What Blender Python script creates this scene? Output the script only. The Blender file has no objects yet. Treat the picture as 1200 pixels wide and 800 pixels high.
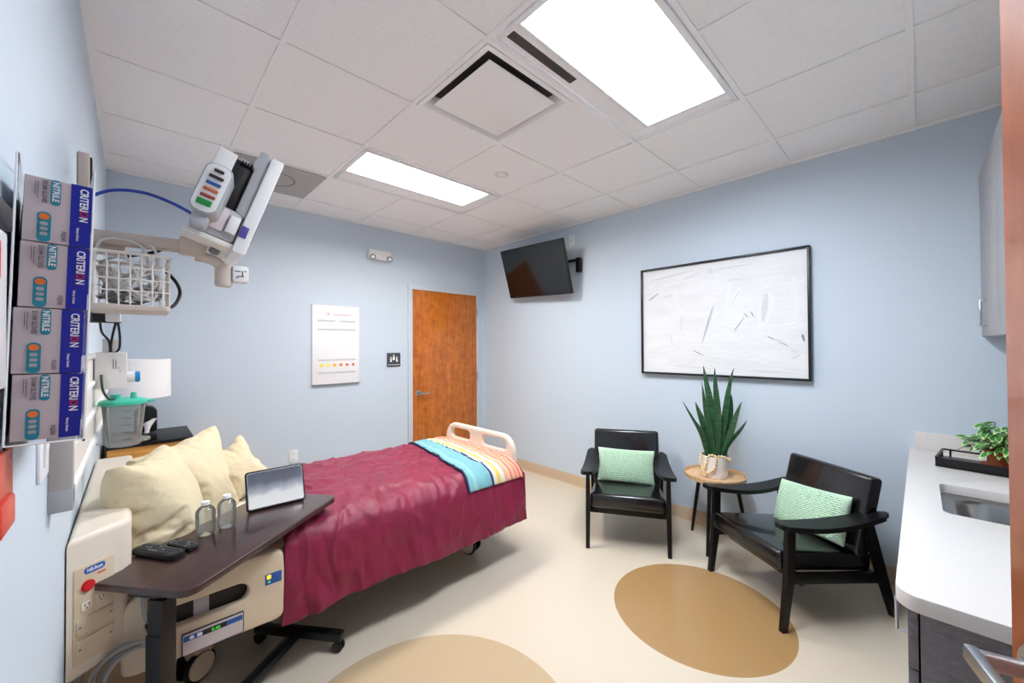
import bpy, bmesh, math, random
from mathutils import Vector, Matrix, noise
from math import sin, cos, pi, radians as R_

random.seed(7)
scn = bpy.context.scene
COL = scn.collection
V = Vector
W = {}                      # world matrix of every object we make

# ------------------------------------------------------------------ materials
def lin(c):
    return tuple((x / 12.92 if x <= .04045 else ((x + .055) / 1.055) ** 2.4) for x in c)
def rgb(r, g, b):
    return lin((r / 255, g / 255, b / 255))

MATS = {}
def pm(name, col, rough=.5, metal=0, spec=.5, coat=0, sheen=0, trans=0, emit=None, estr=0, ior=1.45,
       var=0, vscale=8, bump=0, bscale=60, stretch=(1, 1, 1), subs=0):
    m = bpy.data.materials.new(name); m.use_nodes = True
    nt = m.node_tree; b = nt.nodes['Principled BSDF']
    b.inputs['Base Color'].default_value = (*col, 1)
    b.inputs['Roughness'].default_value = rough
    b.inputs['Metallic'].default_value = metal
    b.inputs['Specular IOR Level'].default_value = spec
    b.inputs['Coat Weight'].default_value = coat
    b.inputs['Sheen Weight'].default_value = sheen
    b.inputs['Transmission Weight'].default_value = trans
    b.inputs['IOR'].default_value = ior
    if subs:
        b.inputs['Subsurface Weight'].default_value = subs
        b.inputs['Subsurface Radius'].default_value = (.02, .02, .02)
    if emit:
        b.inputs['Emission Color'].default_value = (*emit, 1)
        b.inputs['Emission Strength'].default_value = estr
    if var or bump:
        tc = nt.nodes.new('ShaderNodeTexCoord'); mp = nt.nodes.new('ShaderNodeMapping')
        mp.inputs['Scale'].default_value = stretch
        nt.links.new(tc.outputs['Object'], mp.inputs['Vector'])
    if var:
        n = nt.nodes.new('ShaderNodeTexNoise'); n.inputs['Scale'].default_value = vscale
        n.inputs['Detail'].default_value = 5
        nt.links.new(mp.outputs['Vector'], n.inputs['Vector'])
        r = nt.nodes.new('ShaderNodeValToRGB')
        r.color_ramp.elements[0].position = .3; r.color_ramp.elements[1].position = .7
        r.color_ramp.elements[0].color = (*[max(0, c * (1 - var)) for c in col], 1)
        r.color_ramp.elements[1].color = (*[min(1, c * (1 + var)) for c in col], 1)
        nt.links.new(n.outputs['Fac'], r.inputs['Fac'])
        nt.links.new(r.outputs['Color'], b.inputs['Base Color'])
    if bump:
        n2 = nt.nodes.new('ShaderNodeTexNoise'); n2.inputs['Scale'].default_value = bscale
        n2.inputs['Detail'].default_value = 4
        nt.links.new(mp.outputs['Vector'], n2.inputs['Vector'])
        bp = nt.nodes.new('ShaderNodeBump'); bp.inputs['Strength'].default_value = bump
        bp.inputs['Distance'].default_value = .01
        nt.links.new(n2.outputs['Fac'], bp.inputs['Height'])
        nt.links.new(bp.outputs['Normal'], b.inputs['Normal'])
    MATS[name] = m
    return m

def glassy(name, tint, ior=1.45, rough=.02, haze=0):
    m = bpy.data.materials.new(name); m.use_nodes = True
    nt = m.node_tree; nt.nodes.clear()
    o = nt.nodes.new('ShaderNodeOutputMaterial'); mx = nt.nodes.new('ShaderNodeMixShader')
    t = nt.nodes.new('ShaderNodeBsdfTransparent'); t.inputs['Color'].default_value = (*tint, 1)
    g = nt.nodes.new('ShaderNodeBsdfGlossy'); g.inputs['Roughness'].default_value = rough
    f = nt.nodes.new('ShaderNodeFresnel'); f.inputs['IOR'].default_value = ior
    nt.links.new(f.outputs[0], mx.inputs[0]); nt.links.new(t.outputs[0], mx.inputs[1])
    nt.links.new(g.outputs[0], mx.inputs[2])
    if haze:
        h = nt.nodes.new('ShaderNodeMixShader'); h.inputs[0].default_value = haze
        tr = nt.nodes.new('ShaderNodeBsdfTranslucent'); tr.inputs['Color'].default_value = (.95, .96, .97, 1)
        nt.links.new(mx.outputs[0], h.inputs[1]); nt.links.new(tr.outputs[0], h.inputs[2]); nt.links.new(h.outputs[0], o.inputs[0])
    else: nt.links.new(mx.outputs[0], o.inputs[0])
    MATS[name] = m
    return m

def wood(name, c1, c2, rough=.35, scale=3, stretch=(1, 1, .08), dist=2.0, coat=.2, burl=.5):
    m = bpy.data.materials.new(name); m.use_nodes = True
    nt = m.node_tree; b = nt.nodes['Principled BSDF']
    tc = nt.nodes.new('ShaderNodeTexCoord'); mp = nt.nodes.new('ShaderNodeMapping')
    mp.inputs['Scale'].default_value = stretch
    nt.links.new(tc.outputs['Object'], mp.inputs['Vector'])
    n = nt.nodes.new('ShaderNodeTexNoise'); n.inputs['Scale'].default_value = scale * 4
    n.inputs['Detail'].default_value = 8; n.inputs['Distortion'].default_value = dist
    nt.links.new(mp.outputs['Vector'], n.inputs['Vector'])
    n2 = nt.nodes.new('ShaderNodeTexNoise'); n2.inputs['Scale'].default_value = scale * 5
    n2.inputs['Detail'].default_value = 6
    nt.links.new(tc.outputs['Object'], n2.inputs['Vector'])
    mix = nt.nodes.new('ShaderNodeMix'); mix.inputs[0].default_value = burl
    nt.links.new(n.outputs['Fac'], mix.inputs[2]); nt.links.new(n2.outputs['Fac'], mix.inputs[3])
    r = nt.nodes.new('ShaderNodeValToRGB')
    r.color_ramp.elements[0].position = .36; r.color_ramp.elements[1].position = .66
    r.color_ramp.elements[0].color = (*c1, 1); r.color_ramp.elements[1].color = (*c2, 1)
    nt.links.new(mix.outputs[0], r.inputs['Fac']); nt.links.new(r.outputs['Color'], b.inputs['Base Color'])
    b.inputs['Roughness'].default_value = rough; b.inputs['Coat Weight'].default_value = coat
    MATS[name] = m
    return m

M = MATS
EL = 37
pm('wall_paint', rgb(201, 213, 225), .55, spec=.3, bump=.04, bscale=220)
pm('tile_white', rgb(248, 246, 246), .9, spec=.1, var=.03, vscale=90, bump=.25, bscale=300)
pm('tee_white', rgb(246, 244, 243), .5)
pm('gloss_white', rgb(240, 240, 242), .25, spec=.6)
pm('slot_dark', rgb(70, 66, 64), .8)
pm('vent_grey', rgb(176, 172, 168), .7)
pm('base_vinyl', rgb(198, 174, 144), .45)
pm('trim_paint', rgb(202, 210, 218), .4)
wood('door_wood', rgb(164, 84, 20), rgb(206, 120, 42), rough=.3, scale=3.2, dist=2.5)
wood('leaf_wood', rgb(138, 70, 36), rgb(172, 94, 52), rough=.3, scale=3.2, dist=2.5)
wood('oak', rgb(196, 132, 52), rgb(226, 168, 86), rough=.4, scale=2, stretch=(.1, 1, 1), burl=.15)
wood('light_wood', rgb(196, 154, 110), rgb(226, 190, 150), rough=.45, scale=3, stretch=(.15, 1, 1), burl=.15, coat=0)
wood('espresso', rgb(42, 25, 25), rgb(64, 40, 39), rough=.3, scale=4, stretch=(.12, 1, 1), burl=.1, coat=.25)
wood('grey_laminate', rgb(96, 93, 97), rgb(122, 118, 122), rough=.45, scale=10, stretch=(.25, .25, 1), burl=.3, coat=0)
wood('pale_laminate', rgb(150, 148, 150), rgb(172, 169, 170), rough=.4, scale=8, stretch=(1, 1, .06), burl=.1, coat=0)
pm('chrome', rgb(200, 202, 206), .22, metal=1)
pm('satin_steel', rgb(176, 178, 182), .34, metal=1)
pm('sink_steel', rgb(160, 158, 156), .32, metal=1)
pm('black_paint', rgb(18, 18, 20), .35, spec=.4)
pm('black_wood', rgb(12, 11, 12), .4, spec=.35, bump=.03)
pm('black_vinyl', rgb(9, 9, 11), .26, spec=.5, coat=.5, bump=.06, bscale=60)
pm('black_plastic', rgb(22, 22, 25), .45)
pm('dark_steel', rgb(44, 38, 36), .4, metal=.4)
pm('bed_frame_dark', rgb(40, 36, 34), .6)
pm('screen_black', rgb(10, 11, 15), .12, spec=.6)
pm('cream_plastic', rgb(214, 196, 170), .4)
pm('cream_light', rgb(224, 213, 197), .4)
pm('beige_metal', rgb(196, 184, 174), .4)
pm('white_plastic', rgb(232, 232, 232), .4)
pm('grey_plastic', rgb(168, 170, 174), .4)
pm('mid_grey', rgb(120, 122, 126), .5)
pm('offwhite_metal', rgb(226, 222, 216), .35)
pm('white_sheet', rgb(236, 230, 216), .85)
pm('ivory_cloth', rgb(220, 206, 172), .75, sheen=.15, bump=.35, bscale=22)
pm('burgundy', rgb(126, 18, 56), .5, sheen=.08, var=.10, vscale=7, bump=.30, bscale=26)
pm('hose_green', rgb(24, 60, 40), .45)
pm('green_yarn', rgb(200, 228, 202), .9, sheen=.3, var=.10, vscale=60, bump=.3, bscale=160)
pm('teal_cap', rgb(70, 192, 168), .4)
pm('blue_cap', rgb(26, 140, 200), .4)
pm('box_white', rgb(204, 192, 194), .6)
pm('paper_white', rgb(240, 240, 240), .6)
pm('box_blue', rgb(20, 32, 150), .45)
pm('box_teal', rgb(34, 138, 160), .5)
pm('box_orange', rgb(236, 120, 50), .5)
pm('red_mark', rgb(200, 30, 34), .5)
pm('ink_grey', rgb(110, 108, 120), .6)
pm('label_blue', rgb(40, 92, 170), .5)
pm('cable_blue', rgb(24, 60, 160), .4)
pm('hose_grey', rgb(150, 148, 146), .45)
pm('cable_grey', rgb(208, 206, 204), .45)
pm('sharps_red', rgb(206, 72, 54), .4, subs=.1)
pm('counter_white', rgb(214, 209, 205), .35, var=.02, vscale=120)
pm('lamp_linen', rgb(244, 244, 246), .8)
pm('leaf_green', rgb(42, 80, 50), .4, var=.45, vscale=26, stretch=(1, 1, 2.4))
pm('vine_green', rgb(58, 128, 50), .4)
pm('vine_pale', rgb(190, 220, 150), .45)
pm('terracotta', rgb(150, 84, 50), .6)
pm('soil', rgb(48, 34, 26), .95)
pm('pot_white', rgb(236, 230, 224), .5)
pm('bead_wood', rgb(236, 208, 160), .5)
pm('art_white', rgb(226, 226, 227), .7, var=.045, vscale=7, stretch=(1, .5, 1.6), bump=.2, bscale=30)
pm('stroke_pale', rgb(229, 229, 230), .8)
pm('stroke_mid', rgb(212, 213, 216), .8)
pm('stroke_dark', rgb(140, 142, 148), .8)
pm('art_black', rgb(16, 18, 24), .35)
pm('yellow_dot', rgb(238, 226, 84), .6)
pm('gold_dot', rgb(240, 186, 60), .6)
pm('orange_dot', rgb(226, 122, 50), .6)
pm('brick_dot', rgb(206, 90, 60), .6)
pm('header_pink', rgb(232, 178, 182), .6)
pm('bar_grey', rgb(196, 200, 204), .6)
pm('sign_dark', rgb(62, 66, 74), .5)
pm('switch_white', rgb(228, 232, 238), .4)
pm('purple_tag', rgb(70, 60, 140), .5)
pm('port_green', rgb(30, 130, 60), .4)
pm('port_orange', rgb(190, 100, 60), .4)
pm('port_red', rgb(150, 60, 44), .4)
pm('port_blue', rgb(50, 90, 160), .4)
pm('port_black', rgb(50, 40, 38), .4)
pm('led_green', rgb(70, 200, 70), .4, emit=rgb(70, 220, 80), estr=.4)
pm('led_yellow', rgb(240, 200, 40), .4, emit=rgb(250, 200, 40), estr=.8)
def reflection_screen(name):  # glowing gradient painted in for a reflection on the tablet screen
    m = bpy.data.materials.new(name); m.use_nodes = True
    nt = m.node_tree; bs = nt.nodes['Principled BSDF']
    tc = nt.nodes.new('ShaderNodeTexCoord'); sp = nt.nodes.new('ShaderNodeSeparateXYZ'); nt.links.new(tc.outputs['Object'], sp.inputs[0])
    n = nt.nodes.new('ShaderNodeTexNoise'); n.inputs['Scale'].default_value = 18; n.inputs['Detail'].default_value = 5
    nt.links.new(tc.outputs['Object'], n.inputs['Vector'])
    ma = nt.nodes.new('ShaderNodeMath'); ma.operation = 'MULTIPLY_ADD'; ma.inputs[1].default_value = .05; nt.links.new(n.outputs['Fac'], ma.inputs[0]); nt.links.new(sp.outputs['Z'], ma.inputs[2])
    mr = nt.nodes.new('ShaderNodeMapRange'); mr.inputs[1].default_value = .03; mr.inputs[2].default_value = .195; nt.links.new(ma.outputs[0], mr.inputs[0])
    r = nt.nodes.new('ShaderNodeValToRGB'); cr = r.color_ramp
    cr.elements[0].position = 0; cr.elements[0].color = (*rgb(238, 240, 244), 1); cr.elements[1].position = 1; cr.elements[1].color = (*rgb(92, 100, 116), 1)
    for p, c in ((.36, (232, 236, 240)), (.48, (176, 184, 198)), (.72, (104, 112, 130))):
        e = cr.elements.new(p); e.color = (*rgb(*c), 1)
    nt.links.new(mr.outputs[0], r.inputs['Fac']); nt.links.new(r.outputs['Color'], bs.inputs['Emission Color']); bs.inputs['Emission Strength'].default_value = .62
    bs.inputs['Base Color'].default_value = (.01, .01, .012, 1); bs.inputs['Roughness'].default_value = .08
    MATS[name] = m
reflection_screen('tablet_glass')
pm('lens_cool', (1, 1, 1), .5, emit=(.88, .95, 1.03), estr=EL)
pm('lens_warm', (1, 1, 1), .5, emit=(1.0, .965, .92), estr=EL)
glassy('acrylic', (.96, .97, .98), 1.3)
glassy('canister_clear', (.95, .96, .96), 1.3, haze=.12)
glassy('bottle_clear', (.97, .98, .98), 1.5, haze=.05)
glassy('water', (.95, .97, .98), 1.33, haze=.16)

def floor_material():
    m = bpy.data.materials.new('vinyl_floor'); m.use_nodes = True
    nt = m.node_tree; b = nt.nodes['Principled BSDF']
    tc = nt.nodes.new('ShaderNodeTexCoord')
    def circle(cx, cy, r):
        s = nt.nodes.new('ShaderNodeVectorMath'); s.operation = 'SUBTRACT'; s.inputs[1].default_value = (cx, cy, 0)
        nt.links.new(tc.outputs['Object'], s.inputs[0])
        mu = nt.nodes.new('ShaderNodeVectorMath'); mu.operation = 'MULTIPLY'; mu.inputs[1].default_value = (1, 1, 0)
        nt.links.new(s.outputs[0], mu.inputs[0])
        l = nt.nodes.new('ShaderNodeVectorMath'); l.operation = 'LENGTH'; nt.links.new(mu.outputs[0], l.inputs[0])
        c = nt.nodes.new('ShaderNodeMath'); c.operation = 'LESS_THAN'; c.inputs[1].default_value = r
        nt.links.new(l.outputs['Value'], c.inputs[0])
        return c
    n = nt.nodes.new('ShaderNodeTexNoise'); n.inputs['Scale'].default_value = 260; n.inputs['Detail'].default_value = 3
    nt.links.new(tc.outputs['Object'], n.inputs['Vector'])
    def ramp(a, bb):
        r = nt.nodes.new('ShaderNodeValToRGB')
        r.color_ramp.elements[0].position = .35; r.color_ramp.elements[1].position = .65
        r.color_ramp.elements[0].color = (*a, 1); r.color_ramp.elements[1].color = (*bb, 1)
        nt.links.new(n.outputs['Fac'], r.inputs['Fac'])
        return r
    base = ramp(rgb(207, 194, 173), rgb(214, 201, 181))
    dark = ramp(rgb(158, 124, 80), rgb(174, 139, 94))
    soft = ramp(rgb(184, 160, 128), rgb(194, 171, 139))
    prev = base.outputs['Color']
    for (cx, cy, r, colr) in ((2.262, .872, .452, dark), (.765, 1.255, .58, soft)):
        k = circle(cx, cy, r); mx = nt.nodes.new('ShaderNodeMix'); mx.data_type = 'RGBA'
        nt.links.new(k.outputs[0], mx.inputs[0]); nt.links.new(prev, mx.inputs[6]); nt.links.new(colr.outputs['Color'], mx.inputs[7])
        prev = mx.outputs[2]
    nt.links.new(prev, b.inputs['Base Color'])
    b.inputs['Roughness'].default_value = .22
    b.inputs['Specular IOR Level'].default_value = .45
    MATS['vinyl_floor'] = m
floor_material()

def blanket_material(x0):
    # woven stripes across the blanket, in object space along x
    m = bpy.data.materials.new('striped_weave'); m.use_nodes = True
    nt = m.node_tree; b = nt.nodes['Principled BSDF']
    tc = nt.nodes.new('ShaderNodeTexCoord'); sp = nt.nodes.new('ShaderNodeSeparateXYZ')
    nt.links.new(tc.outputs['UV'], sp.inputs[0])
    r = nt.nodes.new('ShaderNodeValToRGB'); cr = r.color_ramp; cr.interpolation = 'CONSTANT'
    stops = [(0, (34, 44, 78)), (.025, (118, 172, 178)), (.10, (136, 186, 188)), (.16, (116, 170, 178)), (.40, (34, 44, 84)), (.435, (212, 204, 194)),
             (.50, (222, 186, 80)), (.56, (214, 206, 196)), (.64, (222, 158, 130)), (.70, (222, 176, 152)),
             (.75, (208, 112, 92)), (.775, (222, 162, 134)), (.83, (206, 106, 88)), (.855, (222, 160, 132)),
             (.90, (202, 100, 84)), (.93, (222, 164, 136)), (.975, (202, 100, 84))]
    cr.elements[0].position = 0; cr.elements[0].color = (*rgb(*stops[0][1]), 1)
    cr.elements[1].position = 1; cr.elements[1].color = (*rgb(*stops[-1][1]), 1)
    for p, c in stops[1:]:
        e = cr.elements.new(p); e.color = (*rgb(*c), 1)
    nt.links.new(sp.outputs['X'], r.inputs['Fac']); nt.links.new(r.outputs['Color'], b.inputs['Base Color'])
    n = nt.nodes.new('ShaderNodeTexNoise'); n.inputs['Scale'].default_value = 90
    mpw = nt.nodes.new('ShaderNodeMapping'); mpw.inputs['Scale'].default_value = (1.6, .25, 1)
    nt.links.new(tc.outputs['Object'], mpw.inputs['Vector']); nt.links.new(mpw.outputs['Vector'], n.inputs['Vector'])
    bp = nt.nodes.new('ShaderNodeBump'); bp.inputs['Strength'].default_value = .6; bp.inputs['Distance'].default_value = .01
    nt.links.new(n.outputs['Fac'], bp.inputs['Height']); nt.links.new(bp.outputs['Normal'], b.inputs['Normal'])
    b.inputs['Roughness'].default_value = .9
    MATS['striped_weave'] = m
blanket_material(0)

# ------------------------------------------------------------------ geometry helpers
def rotz(a): return Matrix.Rotation(a, 4, 'Z')
def rotx(a): return Matrix.Rotation(a, 4, 'X')
def roty(a): return Matrix.Rotation(a, 4, 'Y')
def T(x, y, z): return Matrix.Translation((x, y, z))

class MB:
    def __init__(s):
        s.bm = bmesh.new(); s.mats = []; s.uv = None
    def mi(s, m):
        if m not in s.mats: s.mats.append(m)
        return s.mats.index(m)
    def take(s, t, m, X=None):
        k = s.mi(m)
        for f in t.faces: f.material_index = k
        if X is not None: t.transform(X)
        me = bpy.data.meshes.new('tmp'); t.to_mesh(me); t.free()
        s.bm.from_mesh(me); bpy.data.meshes.remove(me)
        return s
    def box(s, c, d, m, bev=0, seg=2, X=None):
        t = bmesh.new(); bmesh.ops.create_cube(t, size=1)
        for v in t.verts: v.co = V((v.co.x * d[0], v.co.y * d[1], v.co.z * d[2]))
        if bev:
            bmesh.ops.bevel(t, geom=t.edges[:], offset=min(bev, .49 * min(d)), segments=seg, affect='EDGES', profile=.5)
        t.transform(Matrix.Translation(c))
        return s.take(t, m, X)
    def cyl(s, p0, p1, r0, m, r1=None, seg=20, X=None, bev=0):
        p0, p1 = V(p0), V(p1); d = p1 - p0
        t = bmesh.new(); bmesh.ops.create_cone(t, cap_ends=True, segments=seg, radius1=r0, radius2=r0 if r1 is None else r1, depth=d.length)
        if bev:
            ed = [e for e in t.edges if any(len(f.verts) > 4 for f in e.link_faces)]
            bmesh.ops.bevel(t, geom=ed, offset=bev, segments=2, affect='EDGES')
        q = V((0, 0, 1)).rotation_difference(d.normalized()).to_matrix().to_4x4()
        t.transform(Matrix.Translation((p0 + p1) / 2) @ q)
        return s.take(t, m, X)
    def sph(s, c, r, m, sc=(1, 1, 1), seg=16, X=None):
        t = bmesh.new(); bmesh.ops.create_uvsphere(t, u_segments=seg, v_segments=max(6, seg // 2), radius=r)
        t.transform(Matrix.Translation(c) @ Matrix.Diagonal((*sc, 1)))
        return s.take(t, m, X)
    def lathe(s, prof, m, c=(0, 0, 0), seg=32, X=None, fn=None):
        t = bmesh.new(); rings = []
        for r, z in prof:
            ring = []
            for i in range(seg):
                a = 2 * pi * i / seg; rr = r
                if fn: rr = fn(a, z, r)
                ring.append(t.verts.new((rr * cos(a), rr * sin(a), z)))
            rings.append(ring)
        for a, b in zip(rings, rings[1:]):
            for i in range(seg):
                j = (i + 1) % seg
                t.faces.new((a[i], a[j], b[j], b[i]))
        if prof[0][0] > 1e-6: t.faces.new(list(reversed(rings[0])))
        if prof[-1][0] > 1e-6: t.faces.new(rings[-1])
        bmesh.ops.remove_doubles(t, verts=t.verts[:], dist=1e-6)
        t.transform(Matrix.Translation(c))
        return s.take(t, m, X)
    def tube(s, pts, r, m, seg=8, closed=False, X=None, smooth=0, radii=None, flat=1.0):
        pts = [V(p) for p in pts]
        if smooth: pts = catmull(pts, smooth, closed)
        n = len(pts); t = bmesh.new(); rings = []
        def tan(i):
            if closed: return (pts[(i + 1) % n] - pts[i - 1]).normalized()
            return (pts[min(i + 1, n - 1)] - pts[max(i - 1, 0)]).normalized()
        d = tan(0); up = V((0, 0, 1)) if abs(d.z) < .9 else V((0, 1, 0))
        a = d.cross(up).normalized()
        for i in range(n):
            d2 = tan(i); a = (a - d2 * a.dot(d2)).normalized(); b = d2.cross(a)
            rr = r if radii is None else radii[min(len(radii) - 1, int(i * len(radii) / n))]
            rings.append([t.verts.new(pts[i] + a * rr * cos(2 * pi * k / seg) + b * rr * flat * sin(2 * pi * k / seg)) for k in range(seg)])
        pairs = list(zip(rings, rings[1:])) + ([(rings[-1], rings[0])] if closed else [])
        for p, q in pairs:
            for k in range(seg):
                j = (k + 1) % seg
                t.faces.new((p[k], p[j], q[j], q[k]))
        if not closed:
            t.faces.new(list(reversed(rings[0]))); t.faces.new(rings[-1])
        bmesh.ops.recalc_face_normals(t, faces=t.faces[:])
        return s.take(t, m, X)
    def prism(s, outline, th, m, X=None, bev=0, seg=2):
        """outline in XY, extruded 0..th in z"""
        t = bmesh.new()
        lo = [t.verts.new((x, y, 0)) for x, y in outline]
        f = t.faces.new(lo)
        r = bmesh.ops.extrude_face_region(t, geom=[f])
        for v in [g for g in r['geom'] if isinstance(g, bmesh.types.BMVert)]: v.co.z = th
        bmesh.ops.recalc_face_normals(t, faces=t.faces[:])
        if bev:
            ed = [e for e in t.edges if abs(e.verts[0].co.z - e.verts[1].co.z) < 1e-6]
            bmesh.ops.bevel(t, geom=ed, offset=bev, segments=seg, affect='EDGES', profile=.5)
        return s.take(t, m, X)
    def plate(s, loops, th, m, X=None, bev=0):
        """filled 2D outlines with holes, centred thickness th in z"""
        cu = bpy.data.curves.new('tmpc', 'CURVE'); cu.dimensions = '2D'; cu.fill_mode = 'BOTH'
        cu.extrude = max(th / 2 - bev, 1e-4); cu.bevel_depth = bev; cu.bevel_resolution = 2 if bev else 0
        if bev: cu.offset = -bev
        for lp in loops:
            sp = cu.splines.new('POLY'); sp.points.add(len(lp) - 1); sp.use_cyclic_u = True
            for p, (x, y) in zip(sp.points, lp): p.co = (x, y, 0, 1)
        o = bpy.data.objects.new('tmpo', cu)
        me = bpy.data.meshes.new_from_object(o)
        t = bmesh.new(); t.from_mesh(me)
        bmesh.ops.remove_doubles(t, verts=t.verts[:], dist=1e-5)
        bpy.data.objects.remove(o); bpy.data.curves.remove(cu); bpy.data.meshes.remove(me)
        return s.take(t, m, X)
    def grid(s, fn, nu, nv, m, X=None, closed_u=False, uv=False):
        t = bmesh.new(); g = [[t.verts.new(fn(i / nu, j / nv)) for j in range(nv + 1)] for i in range(nu + (0 if closed_u else 1))]
        ul = t.loops.layers.uv.new('UVMap') if uv else None
        for i in range(nu):
            for j in range(nv):
                i2 = (i + 1) % len(g)
                f = t.faces.new((g[i][j], g[i2][j], g[i2][j + 1], g[i][j + 1]))
                if uv:
                    for l, c in zip(f.loops, ((i, j), (i + 1, j), (i + 1, j + 1), (i, j + 1))): l[ul].uv = (c[0] / nu, c[1] / nv)
        return s.take(t, m, X)
    def text(s, body, size, m, X, extrude=.0004, align='LEFT', sx=1.0):
        cu = bpy.data.curves.new('tmpt', 'FONT'); cu.body = body; cu.size = size; cu.extrude = extrude; cu.align_x = align; cu.offset = size * .022
        cu.resolution_u = 2
        o = bpy.data.objects.new('tmpt', cu); me = bpy.data.meshes.new_from_object(o)
        t = bmesh.new(); t.from_mesh(me)
        for v in t.verts: v.co.x *= sx
        bpy.data.objects.remove(o); bpy.data.curves.remove(cu); bpy.data.meshes.remove(me)
        return s.take(t, m, X)
    def done(s, name, parent=None, local=False, angle=40, weld=False):
        if weld: bmesh.ops.remove_doubles(s.bm, verts=s.bm.verts[:], dist=1e-5)
        me = bpy.data.meshes.new(name)
        wm = W.get(parent, Matrix.Identity(4)) if parent else Matrix.Identity(4)
        if parent and not local: s.bm.transform(wm.inverted())
        s.bm.to_mesh(me); s.bm.free()
        for m in s.mats: me.materials.append(M[m])
        for p in me.polygons: p.use_smooth = True
        me.set_sharp_from_angle(angle=R_(angle))
        o = bpy.data.objects.new(name, me); COL.objects.link(o)
        if parent: o.parent = parent
        W[o] = wm.copy()
        return o

def catmull(pts, k, closed=False):
    out = []; n = len(pts)
    for i in range(n if closed else n - 1):
        g = (lambda j: pts[j % n]) if closed else (lambda j: pts[min(max(j, 0), n - 1)])
        a, b, c, d = g(i - 1), g(i), g(i + 1), g(i + 2)
        for q in range(k):
            t = q / k
            out.append(.5 * ((2 * b) + (c - a) * t + (2 * a - 5 * b + 4 * c - d) * t * t + (3 * b - a - 3 * c + d) * t ** 3))
    if not closed: out.append(pts[-1])
    return out

def rrect(x0, y0, x1, y1, r, n=6):
    o = []
    for cx, cy, a0 in ((x1 - r, y1 - r, 0), (x0 + r, y1 - r, 90), (x0 + r, y0 + r, 180), (x1 - r, y0 + r, 270)):
        for i in range(n + 1):
            a = R_(a0 + 90 * i / n); o.append((cx + r * cos(a), cy + r * sin(a)))
    return o

def tag(o, label=None, cat=None, group=None, kind=None):
    if label: o['label'] = label
    if cat: o['category'] = cat
    if group: o['group'] = group
    if kind: o['kind'] = kind
    return o
def thing(name, label, cat, loc=(0, 0, 0), rz=0, group=None, X=None):
    o = bpy.data.objects.new(name, None); COL.objects.link(o); o.empty_display_size = .05
    mw = X if X is not None else T(*loc) @ rotz(rz)
    o.matrix_local = mw; W[o] = mw.copy()
    return tag(o, label, cat, group)
def copy_tree(o, mw=None, parent=None, label=None, depth=0):
    c = o.copy(); COL.objects.link(c)
    if parent: c.parent = parent
    if mw is not None: c.matrix_local = mw; W[c] = mw.copy()
    if label: c['label'] = label
    for ch in [x for x in KIDS(o)]: copy_tree(ch, None, c, None, depth + 1)
    return c
def KIDS(o): return [x for x in bpy.data.objects if x.parent == o]
def struct(o): o['kind'] = 'structure'; return o


# ------------------------------------------------------------------ cloth settled by the solver, then frozen to plain meshes
def settle(o, frames, quality=5, mass=.3, tens=20, shear=8, bend=.1, pressure=None, shrink=0, grav=1.0, coll=False, damp=2, mind=.006, fric=20):
    md = o.modifiers.new('c', 'CLOTH'); s = md.settings
    s.quality = quality; s.mass = mass; s.tension_stiffness = tens; s.compression_stiffness = tens; s.shear_stiffness = shear; s.bending_stiffness = bend
    if pressure is not None: s.use_pressure = True; s.uniform_pressure_force = pressure
    s.shrink_min = shrink; s.shrink_max = shrink; s.effector_weights.gravity = grav; s.air_damping = damp
    md.collision_settings.use_collision = coll; md.collision_settings.use_self_collision = False
    if coll: md.collision_settings.distance_min = mind; md.collision_settings.friction = fric; md.collision_settings.collision_quality = 3
    scn.frame_start = 1; scn.frame_end = frames; md.point_cache.frame_start = 1; md.point_cache.frame_end = frames
    for f in range(1, frames + 1): scn.frame_set(f)
    m = bpy.data.meshes.new_from_object(o.evaluated_get(bpy.context.evaluated_depsgraph_get()))
    bpy.data.objects.remove(o); scn.frame_set(1)
    return m
def pillow_mesh(w, h, seed, pressure, shrink, n=56, frames=40, stiff=16, bend=.06, roll=0, lean=.22, grav=1.0):
    bm = bmesh.new(); g = {}
    def pt(u, v, s):
        d = min(1 - abs(u), 1 - abs(v)); t = s * (.012 + .02 * min(1, d * 4)) if d > 1e-6 else 0
        return V((w / 2 * u + .006 * noise.noise(V((u * 3 + seed, v * 3, s))), t + .006 * noise.noise(V((u * 5, v * 5 + seed, s * 2))), h / 2 * v))
    for s in (-1, 1):
        for i in range(n + 1):
            for j in range(n + 1):
                k = (i, j, 0 if (i in (0, n) or j in (0, n)) else s)
                if k not in g: g[k] = bm.verts.new(pt(2 * i / n - 1, 2 * j / n - 1, s))
    for s in (-1, 1):
        for i in range(n):
            for j in range(n):
                q = [g[(a, b, 0 if (a in (0, n) or b in (0, n)) else s)] for a, b in ((i, j), (i + 1, j), (i + 1, j + 1), (i, j + 1))]
                try: bm.faces.new(q)
                except ValueError: pass
    bmesh.ops.recalc_face_normals(bm, faces=bm.faces[:])
    me = bpy.data.meshes.new('p'); bm.to_mesh(me); bm.free()
    me.transform(rotx(-lean) @ roty(roll))
    lo = min(v.co.z for v in me.vertices); me.transform(T(0, 0, .012 - lo))
    o = bpy.data.objects.new('p', me); COL.objects.link(o)
    props = []
    cb = MB(); cb.box((0, 0, -.05), (2, 2, .1), 'white_sheet'); cb.box((0, .10, .5), (2, .1, 1.6), 'white_sheet', X=T(0, .10, 0) @ rotx(-lean))
    c = cb.done('tmp_support'); c.modifiers.new('k', 'COLLISION'); c.collision.thickness_outer = .004; c.collision.cloth_friction = 30
    m = settle(o, frames, quality=6, mass=.3, tens=stiff, shear=6, bend=bend, pressure=pressure, shrink=shrink, grav=grav, damp=3, coll=True)
    mm = c.data; bpy.data.objects.remove(c); bpy.data.meshes.remove(mm)
    return m

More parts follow.
